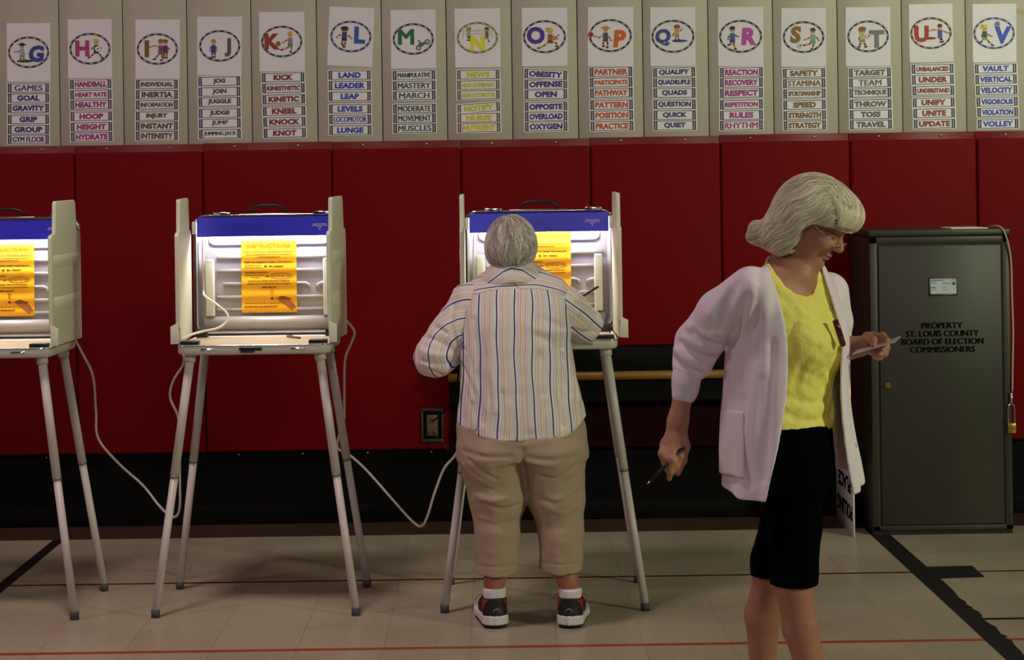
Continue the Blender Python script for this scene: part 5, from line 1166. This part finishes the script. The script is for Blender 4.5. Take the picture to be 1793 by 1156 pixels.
BW.ell(h(.097, 0, -.0745), (.010, .021, .0014), WB, .003, 's'); BW.ell(h(.097, 0, -.091), (.012, .02, .004), WB, .01, 's')


# arms and hands
BW.chain([SRw, PA(1262, 552, 5.34), ERw, PA(1211, 634, 5.40), CRw, WRw], [.046, .042, .036, .031, .030, .0255], .02)
BW.chain([SLw, ELw, WLw], [.050, .044, .029], .02)
# right hand hangs, holding the pen between the fingers: knuckles towards the viewer
def joint(pts, rad, k=.006): BW.chain([PA(*p) for p in pts], rad, k)
BW.cone(WRw, PA(1181, 772, 5.355), .026, .032, .02, ax=(0, 1, 0), e=.66); BW.cone(PA(1167, 781, 5.355), PA(1191, 776, 5.355), .0185, .0165, .015, ax=(0, 1, 0), e=.9)
joint([(1163, 780, 5.350), (1158, 795, 5.325), (1164, 812, 5.330), (1171, 822, 5.350)], [.0115, .0095, .0088, .0070])            # little finger
joint([(1170, 782, 5.343), (1166, 803, 5.320), (1170, 822, 5.325), (1175, 832, 5.345)], [.0120, .0100, .0090, .0072])           # ring finger
joint([(1179, 783, 5.338), (1178, 806, 5.312), (1174, 826, 5.315), (1172, 839, 5.330)], [.0122, .0104, .0092, .0070])           # middle finger
joint([(1189, 781, 5.342), (1192, 800, 5.322), (1185, 817, 5.318), (1180, 826, 5.325)], [.0118, .0100, .0090, .0072])           # index finger
joint([(1192, 752, 5.365), (1200, 782, 5.350), (1196, 806, 5.340), (1187, 829, 5.338)], [.0150, .0125, .0105, .0080], .010)     # thumb
for x in (1165, 1172, 1180): BW.crease([PA(x + 3, 748, 5.34), PA(x, 776, 5.335)], -.0018, .0035)
# left hand holds the slip: thumb on top, fingers curled below
BW.cone(WLw, PA(1523, 600, 5.425), .026, .030, .02, ax=(0, 0, 1), e=.8); BW.cone(PA(1527, 591, 5.44), PA(1525, 612, 5.41), .017, .016, .015)
joint([(1527, 589, 5.440), (1545, 588, 5.405), (1553, 596, 5.375), (1551, 606, 5.360)], [.0125, .0105, .0095, .0075])
joint([(1528, 598, 5.430), (1546, 600, 5.395), (1553, 609, 5.365), (1545, 614, 5.350)], [.0125, .0105, .0095, .0078])
joint([(1527, 607, 5.420), (1544, 612, 5.385), (1550, 619, 5.360), (1540, 621, 5.345)], [.0120, .0100, .0092, .0075])
joint([(1524, 614, 5.415), (1538, 621, 5.385), (1541, 626, 5.362), (1531, 626, 5.350)], [.0110, .0092, .0085, .0070])
joint([(1508, 600, 5.435), (1519, 590, 5.395), (1528, 596, 5.360), (1530, 606, 5.340)], [.0155, .0130, .0115, .0085], .010)
V_, F_ = BW.mesh(); base = np.array(rgb(176, 122, 98)[:3])
col = np.tile(base, (len(V_), 1)); rel = V_ - HW; lf, ll, lu = rel @ wf, rel @ wl, rel @ wu
def blend(mask, c, amt=1.0):
    m = (np.clip(mask, 0, 1) * amt)[:, None]; col[:] = col * (1 - m) + np.array(c[:3]) * m
gauss = lambda f, l, u, r: np.exp(-(((lf - f) / r)**2 + ((np.abs(ll) - l) / r)**2 + ((lu - u) / r)**2))
blend(1.6 * np.exp(-(((lf - .095) / .012)**2 + (ll / .021)**2 + ((lu + .0745) / .0085)**2)), rgb(168, 92, 84), .8)
blend(gauss(.062, .040, -.036, .022), rgb(214, 132, 112), .5); blend(gauss(.108, 0, -.040, .014), rgb(206, 130, 112), .5)
blend(1.3 * np.exp(-(((lf - .084) / .012)**2 + ((np.abs(ll) - .031) / .016)**2 + ((lu + .0185) / .0028)**2)), rgb(60, 38, 32), .9)
blend(np.exp(-(((lf - .08) / .02)**2 + ((np.abs(ll) - .031) / .018)**2 + ((lu - .014) / .005)**2)), rgb(150, 118, 92), .7)
blend(np.exp(-(((lf - .08) / .02)**2 + ((np.abs(ll) - .031) / .016)**2 + ((lu + .008) / .008)**2)), rgb(176, 112, 96), .5)
zl = V_[:, 2]; blend((zl < .52) * 1.0, rgb(176, 118, 102), .6)
npmesh('body', V_, F_, M_skin, woman, WO, color=col)
# --- black knee-length trousers
PT = Field(rng((.48, .96, .006)), rng((5.10, 5.80, .006)), rng((.38, .98, .006)))
PT.put(zloft([wk(742, 1378, .158, .122), wk(768, 1380, .166, .126), wk(800, 1382, .172, .134), wk(840, 1384, .172, .138)], (FW[0], FW[1]), 2.2))
PT.chain([hipn + np.array([.01, 0, -.02]), PA(1393, 920, 5.30), PA(1390, 1000, 5.27), PA(1393, 1060, 5.27)], [.108, .074, .066, .070], .05)
PT.chain([hipf + np.array([-.01, 0, -.02]), PA(1376, 920, 5.47), PA(1353, 985, 5.50), PA(1347, 1050, 5.52)], [.105, .074, .062, .064], .05)
hn, hf2 = zpx(1390, 1034, 5.20), zpx(1345, 1008, 5.5)
xs_ = P(1356, 1020, 5.3).x
def legcut(X, Y, Z):
    near = (Y < 5.405 - (X - xs_) * 0.0) | (X > P(1372, 1020, 5.3).x)
    return np.where(near, hn + .012 * np.clip((X - P(1392, 1030, 5.2).x) / .06, -1, 1) * 0 - .10 * (Y - 5.20) * 0, hf2) - Z
PT.put(legcut, op='i')
# slit at the outer hem of the near leg
sl = PA(1356, 1024, 5.22); PT.cone(PA(1353, 1012, 5.22), PA(1357, 1050, 5.22), .002, .010, 0, 's')
PT.ripple(.002, 30, 41); PT.crease([PA(1345, 990, 5.2), PA(1380, 1000, 5.2), PA(1420, 985, 5.2)], .006, .012)
V_, F_ = PT.mesh(); npmesh('trousers', V_, F_, M_blkp, woman, WO)
# --- yellow top with a scooped neck
TE = Field(rng((.50, .98, .004)), rng((5.18, 5.62, .004)), rng((.84, 1.40, .004)))
tk = [(z, x, y, a - .002, b - .002) for z, x, y, a, b in body_keys]; TE.put(zloft(tk, (FW[0], FW[1]), 2.15))
for s_ in (-1, 1): TE.ell(A3(P(1384, 598, DW)) + FW * .092 + LW * .070 * s_, (.060, .066, .066), [FW, LW, np.array([0, 0, 1.])], .05)
nx_ = [P(x, 500, 5.28).x for x in (1335, 1347, 1360, 1374, 1394, 1412, 1426, 1436, 1442, 1452)]; nz_ = [zpx(1390, y, 5.28) for y in (430, 442, 478, 500, 516, 522, 516, 500, 476, 452)]
TE.put(lambda X, Y, Z: Z - np.where(Y < 5.43, np.interp(X, nx_, nz_), zpx(1390, 446, 5.45)), op='i', k=.006)
hb = zpx(1400, 768, 5.27); TE.put(lambda X, Y, Z: hb - .006 * np.sin(X * 40) - .05 * (X - .9) * 0 - Z + 0 * Y, op='i', k=.004)
for pts, d, w_ in (([(1432, 612), (1405, 640), (1392, 690)], .005, .012), ([(1470, 612), (1450, 640), (1440, 680)], .006, .010), ([(1375, 690), (1410, 705), (1450, 700)], .005, .011), ([(1372, 720), (1410, 738), (1455, 726)], .006, .011), ([(1395, 560), (1380, 600)], .004, .010), ([(1440, 650), (1455, 690), (1456, 740)], -.005, .010), ([(1368, 757), (1410, 760), (1455, 757)], .0025, .004)):
    pts2 = []
    for x, y in dense(pts):
        ys = np.arange(5.10, 5.5, .004); pp = np.array([PA(x, y, v) for v in ys]); dd = TE.sample(pp); i = np.argmax(dd < 0)
        if (dd < 0).any(): pts2.append(pp[i])
    if len(pts2) > 1: TE.crease(pts2, d, w_)
TE.ripple(.0016, 60, 51); TE.ripple(.0012, 190, 52)
V_, F_ = TE.mesh(); npmesh('top', V_, F_, M_tee, woman, WO)
# --- cardigan: an open shell with sleeves
def ck(y, xc, a, b, dy=0): p = P(xc, y, DW); return (p.z, p.x, DW + dy, a, b)
card_keys = [ck(905, 1392, .226, .196), ck(870, 1389, .222, .192), ck(820, 1386, .214, .186), ck(770, 1380, .206, .180), ck(710, 1376, .198, .172), ck(650, 1376, .192, .166), ck(600, 1380, .186, .164), ck(560, 1382, .184, .150), ck(530, 1385, .184, .126), ck(505, 1387, .168, .104), ck(487, 1388, .142, .090), ck(470, 1388, .122, .080), ck(454, 1388, .084, .072), ck(438, 1389, .066, .064)]
CWF = zloft(card_keys, (FW[0], FW[1]), 2.15)
def cfield(lo, hi, hh=.0045): return Field(*[rng((l, u, hh)) for l, u in zip(lo, hi)])
CG = cfield((.40, 5.10, .66), (1.10, 5.74, 1.425))
fold = lambda X, Y, Z: .006 * np.sin(np.arctan2(Y - DW, X - WO[0]) * 13 + 2 * np.sin(Z * 5)) * np.clip((1.15 - Z) / .4, 0, 1)
CG.put(CWF); CG.put(fold, op='a')
CG.chain([SRw + np.array([.01, 0, .0]), PA(1262, 548, 5.34), ERw, PA(1212, 630, 5.40), PA(1204, 645, 5.395)], [.070, .068, .066, .058, .044], .035)
CG.chain([SLw, SLw + (ELw - SLw) * .5 + np.array([.006, 0, 0]), ELw + np.array([-.004, 0, .012]), ELw + (WLw - ELw) * .22], [.060, .054, .050, .042], .035)
def front(f, x, y, a=5.05, b=5.6):
    ys = np.arange(a, b, .004); pp = np.array([PA(x, y, v) for v in ys]); dd = f.sample(pp); i = np.argmax(dd < 0); return pp[i] if (dd < 0).any() else None
def fc(f, pts, d, w_):
    q = [front(f, x, y) for x, y in dense(pts)]; q = [v for v in q if v is not None]
    if len(q) > 1: f.crease(q, d, w_)
CG0 = CG.f.copy()
for pts, d, w_ in (([(1330, 470), (1322, 540), (1318, 610)], .006, .012), ([(1345, 470), (1340, 560), (1338, 650)], -.006, .014), ([(1300, 700), (1296, 780), (1310, 850)], .006, .014), ([(1325, 640), (1322, 760), (1325, 860)], -.005, .016), ([(1282, 640), (1276, 720), (1285, 820)], -.006, .014), ([(1352, 600), (1348, 720), (1338, 840)], .005, .012), ([(1285, 560), (1295, 590)], .005, .012), ([(1255, 700), (1262, 780), (1285, 845)], .006, .012)): fc(CG, pts, d, w_)
for pts, d, w_ in (([(1215, 580), (1240, 600), (1262, 605)], .010, .008), ([(1190, 600), (1215, 618), (1250, 628)], .010, .008), ([(1182, 612), (1205, 630), (1235, 640)], -.008, .009), ([(1178, 628), (1200, 643), (1228, 650)], .008, .007), ([(1205, 572), (1230, 585), (1258, 585)], -.007, .010), ([(1200, 592), (1225, 606), (1258, 614)], -.007, .009), ([(1290, 500), (1262, 560), (1250, 590)], .006, .012), ([(1310, 520), (1290, 570), (1272, 610)], .009, .011), ([(1275, 500), (1245, 550)], -.005, .014), ([(1225, 640), (1238, 652)], -.010, .010), ([(1320, 500), (1308, 560), (1290, 620)], -.006, .014), ([(1470, 500), (1476, 550), (1476, 590)], .005, .009)): fc(CG, pts, d * 1.45, w_ * 1.1)
CG.ripple(.0022, 34, 61)
xi, yi = CG.c[0][:, None, None], CG.c[1][None, :, None]; arm = np.clip((P(1330, 560, 5.3).x - xi) / .02, 0, 1) + 0 * yi
CG.f = np.maximum(CG.f, -np.maximum(CG0 + .012 + .008 * arm, CG.f + .0105))
# front opening: between the two front edges, on the viewer's side of the body
ya_ = [430, 445, 480, 520, 560, 600, 650, 700, 740, 780, 830, 882, 920]
xa = [1336, 1345, 1354, 1365, 1373, 1378, 1378, 1375, 1368, 1360, 1348, 1337, 1330]; xb = [1436, 1440, 1448, 1458, 1467, 1475, 1474, 1473, 1475, 1478, 1484, 1494, 1500]
za = [zpx(1390, y, 5.24) for y in ya_]; Xa = [P(x, y, 5.24).x for x, y in zip(xa, ya_)]; Xb = [P(x, y, 5.30).x for x, y in zip(xb, ya_)]
o_ = np.argsort(za); za, Xa, Xb = np.array(za)[o_], np.array(Xa)[o_], np.array(Xb)[o_]
def opening(X, Y, Z):
    k = (5.24 - 0) ; a, b = np.interp(Z, za, Xa), np.interp(Z, za, Xb)
    d = np.maximum(a - X, X - b); return np.maximum(d, Y - (5.415 + .0 * Z))
CG.put(opening, op='s', k=.007)
CG.put(lambda X, Y, Z: np.maximum(Z - zpx(1390, 447, 5.45), -9 + 0 * X * Y), op='i')
# hem: higher at the back, dropping to the front corners
hc = lambda X, Y: zpx(1390, 878, 5.22) + .030 * np.clip((Y - 5.26) / .20, 0, 1.6) + .02 * np.clip((P(1290, 870, 5.25).x - X) / .06, 0, 1)
CG.put(lambda X, Y, Z: hc(X, Y) - Z, op='i', k=.003)
# hollow where the arms join so that the sleeve walls do not fill the body
V_, F_ = CG.mesh(); cardigan = npmesh('cardigan', V_, F_, M_card2, woman, WO)
def csleeve(pts, rad, seed, cr, name='sleeve', hh=.0045):
    pts = np.array(pts); f = cfield(pts.min(0) - .13, pts.max(0) + .13, hh); f.chain(list(pts), rad, .025)
    for p, d, w_ in cr: fc(f, p, d, w_)
    f.ripple(.0030, 38, seed); f.ripple(.0010, 110, seed + 1)
    V, F = f.mesh(); return npmesh(name, V, F, M_card2, cardigan, (0, 0, 0))
cu = csleeve([PA(1205, 640, 5.395), PA(1200, 670, 5.39), PA(1196, 691, 5.385)], [.040, .0365, .0345], 78, [], 'cuff', .0035)
cu2 = csleeve([ELw + (WLw - ELw) * .16, ELw + (WLw - ELw) * .30], [.040, .037], 79, [], 'cuff', .0035)
for c_ in (cu, cu2): c_.data.materials[0] = M_rib
# pocket on the near side, button on the far placket
pf = Field(*CG.c); pf.put(CWF); pf.put(fold, op='a'); pf.ripple(.0018, 32, 61); pf.f = np.maximum(pf.f - .0028, -(pf.f + .004))
zp0, zp1 = zpx(1280, 838, 5.25), zpx(1280, 722, 5.25); xp0, xp1 = P(1262, 780, 5.3).x, P(1304, 780, 5.25).x
pf.put(lambda X, Y, Z: np.maximum(np.maximum(zp0 - Z, Z - zp1 - (X - xp1) * .05), np.maximum(np.maximum(X - xp1, xp0 - X), Y - 5.42)), op='i', k=.002)
V_, F_ = pf.mesh(); npmesh('pocket', V_, F_, M_card2, cardigan, (0, 0, 0))
bq = front(CG, 1497, 780)
if bq is not None: MB().tube([Vector(bq) + Vector((0, .002, 0)), Vector(bq) - Vector((0, .003, 0))], .0075, 16).build('button', mat('pearl_button', rgb(220, 208, 216), .3), cardigan)
for c_ in cardigan.children: c_.location = -Vector(WO)
# brown sunglasses-like clip at the cardigan edge
MB().tube(smooth_path([PA(1462, 560, 5.27) - WO, PA(1467, 575, 5.26) - WO, PA(1473, 594, 5.27) - WO, PA(1476, 604, 5.29) - WO], 5), [.004] + [.009] * 14 + [.004], 10).build('glasses_case', mat('dark_red_plastic', rgb(84, 22, 18), .25), woman)
# --- hair: a full chin-length bob
HF = Field(*[rng((c - r0, c + r1, .0045)) for c, r0, r1 in zip(HW, (.22, .20, .24), (.20, .20, .20))])
HF.ell(h(-.010, 0, .020), (.108, .090, .098), WB, 0); HF.ell(h(.070, 0, .056), (.042, .062, .034), WB, .05)
HF.ell(h(-.062, 0, -.040), (.052, .084, .090), WB, .05); HF.ell(h(-.070, 0, -.105), (.044, .072, .042), WB, .04)
for s_ in (-1, 1): HF.ell(h(-.026, s_*.070, -.056), (.044, .028, .078), WB, .04); HF.ell(h(.040, s_*.050, .032), (.045, .032, .034), WB, .03)
HF.ell(h(-.112, -.02, -.140), (.022, .05, .015), WB, .02); HF.ell(h(-.122, -.01, -.112), (.020, .05, .013), WB, .02)
CP = Field(*HF.c); CP.f = HF.f + .006
def wface(X, Y, Z):
    px, py, pz = X - HW[0], Y - HW[1], Z - HW[2]; f = px*wf[0] + py*wf[1] + pz*wf[2]; l = px*wl[0] + py*wl[1] + pz*wl[2]; u = px*wu[0] + py*wu[1] + pz*wu[2]
    edge = np.interp(u, [-.2, -.12, -.10, -.03, -.005, .012, .03], [-.02, .0, .018, .004, .020, .075, .2]); return f - edge
CP.put(wface, op='i', k=.012)
V_, F_ = CP.mesh(); whair = npmesh('hair', V_, F_, M_hairwb, woman, WO)
rs = np.random.RandomState(6); N = 12000; d3 = rs.randn(N, 3); d3 /= np.linalg.norm(d3, axis=1, keepdims=True)
st = HW + d3[:, :1] * wf * .12 + d3[:, 1:2] * wl * .10 + d3[:, 2:] * wu * .12 - wu * .01
q_ = st - HW; st = st[(wface(st[:, 0], st[:, 1], st[:, 2]) < -.006) & ~((q_ @ wf > .072) & (q_ @ wu > .035))]
part = h(.035, .02, .13)
def wdir(p, t, g):
    rel = p - HW; f = (rel @ wf)[:, None]; l = (rel @ wl)[:, None]; u = (rel @ wu)[:, None]
    r = p - part; r = r - g * (r * g).sum(1, keepdims=True); r /= np.linalg.norm(r, axis=1, keepdims=True) + 1e-6
    fr = np.clip((f - .03) / .05, 0, 1) * np.clip((u + .01) / .05, 0, 1)
    side = np.where(l < .02, -1.0, 1.0)
    sweep = -wf * 1.0 - wu * .25 + wl * side * .7                     # fringe swept to the side and back
    down = -wu * 1.0 - wf * (.55 - .35 * np.clip(-u / .1, 0, 1)); flick = np.clip((-u - .085) / .05, 0, 1) * np.clip((-f) / .06, 0, 1)
    wav = .55 * np.sin(u * 62 + l * 26 + f * 18) * wf + .25 * np.sin(u * 80 + f * 30) * wl
    return r * .55 * (1 - fr) + (down * (1 - fr) + sweep * fr) * .9 + wav - flick * wf * 1.2
wl_ = strands('hair_locks', HF, st, wdir, 12, .0080, .00115, M_hairw, whair, (0, 0, 0), 7, lift=.004, jitter=.30, taper=.3, stop=lambda X, Y, Z: wface(X, Y, Z) - .002)
# the front roll of the fringe
fs = h(0, 0, 0) + (rs.rand(2600, 1) * .10 - .01) * wf + (rs.rand(2600, 1) * .15 - .075) * wl + (.100) * wu
def fstop(X, Y, Z):
    px, py, pz = X - HW[0], Y - HW[1], Z - HW[2]; f = px*wf[0] + py*wf[1] + pz*wf[2]; l = px*wl[0] + py*wl[1] + pz*wl[2]; u = px*wu[0] + py*wu[1] + pz*wu[2]
    return (.022 - .10 * np.clip(.085 - f, -.1, .0) + .25 * np.clip(.085 - f, 0, .05)) - u
def fdir(p, t, g):
    f = ((p - HW) @ wf)[:, None]; k = np.clip((f - .03) / .08, 0, 1)
    return wf * (1.0 - .8 * k) - wu * (.15 + .85 * k) + wl * (-.35) + .2 * np.sin(((p - HW) @ wl)[:, None] * 120) * wl
strands('fringe_locks', HF, fs, fdir, 16, .0068, .00115, M_hairw, whair, (0, 0, 0), 9, lift=.005, jitter=.22, taper=.3, stop=fstop)
for c_ in whair.children: c_.location = -Vector(WO)
# --- glasses low on the nose
GM = mat('thin_gold_wire', rgb(190, 178, 150), .25, metal=.9); gl = MB()
hv = lambda f, l, u: Vector(h(f, l, u) - WO)
for s_ in (-1, 1):
    gl.tube([hv(.110, s_*.031 + .0185 * math.cos(a), -.032 + .0125 * math.sin(a) ) - Vector(wf) * (.006 * abs(math.cos(a))) for a in np.linspace(0, 2*PI, 25)[:-1]], .0010, 6, closed=True)
    gl.tube(smooth_path([hv(.104, s_*.0495, -.028), hv(.085, s_*.066, -.022), hv(.04, s_*.074, -.012), hv(-.01, s_*.078, -.004)], 5), .0010, 6)
gl.tube(smooth_path([hv(.108, -.0125, -.030), hv(.114, 0, -.026), hv(.108, .0125, -.030)], 5), .0011, 6)
go = gl.build('glasses', GM, woman)
def glass_nodes(nt, b, tc):
    b.inputs['Transmission Weight'].default_value = 1.0; b.inputs['IOR'].default_value = 1.02
GL = mat('spectacle_lens', (1, 1, 1, 1), .02, spec=.5, extra=glass_nodes)
for s_ in (-1, 1):
    pts = [hv(.109, s_*.031 + .0178 * math.cos(a), -.032 + .0118 * math.sin(a)) - Vector(wf) * (.006 * abs(math.cos(a))) for a in np.linspace(0, 2*PI, 25)[:-1]]
    off = Vector(wf) * .0008; n = len(pts); c0 = sum(pts, Vector()) / n
    MB().raw([p + off for p in pts] + [p - off for p in pts], [list(range(n)), list(range(n, 2*n))[::-1]] + [[i, n+i, n+(i+1) % n, (i+1) % n] for i in range(n)]).build('lens', GL, go)
# --- things she holds
pp = [PA(1492, 621, 5.335), PA(1566, 600, 5.285), PA(1577, 589, 5.395), PA(1503, 611, 5.445)]; c = sum(pp) / 4; n = np.cross(pp[1] - pp[0], pp[3] - pp[0]); n /= np.linalg.norm(n)
sp = MB().raw([Vector(v - c + n * .0006) for v in pp] + [Vector(v - c - n * .0006) for v in pp], [[0, 1, 2, 3], [7, 6, 5, 4], [0, 4, 5, 1], [1, 5, 6, 2], [2, 6, 7, 3], [3, 7, 4, 0]]).build('paper_slip', mat('slip_white', rgb(226, 222, 232), .5)); sp.location = Vector(c)
tag(sp, 'small white paper slip held in the left hand of the woman in the cardigan', 'paper')
pen('ballpoint_pen', 'black pen with a silver tip between the right-hand fingers of the woman in the cardigan', P(1133, 848, 5.300), P(1199, 783, 5.322), .0048)
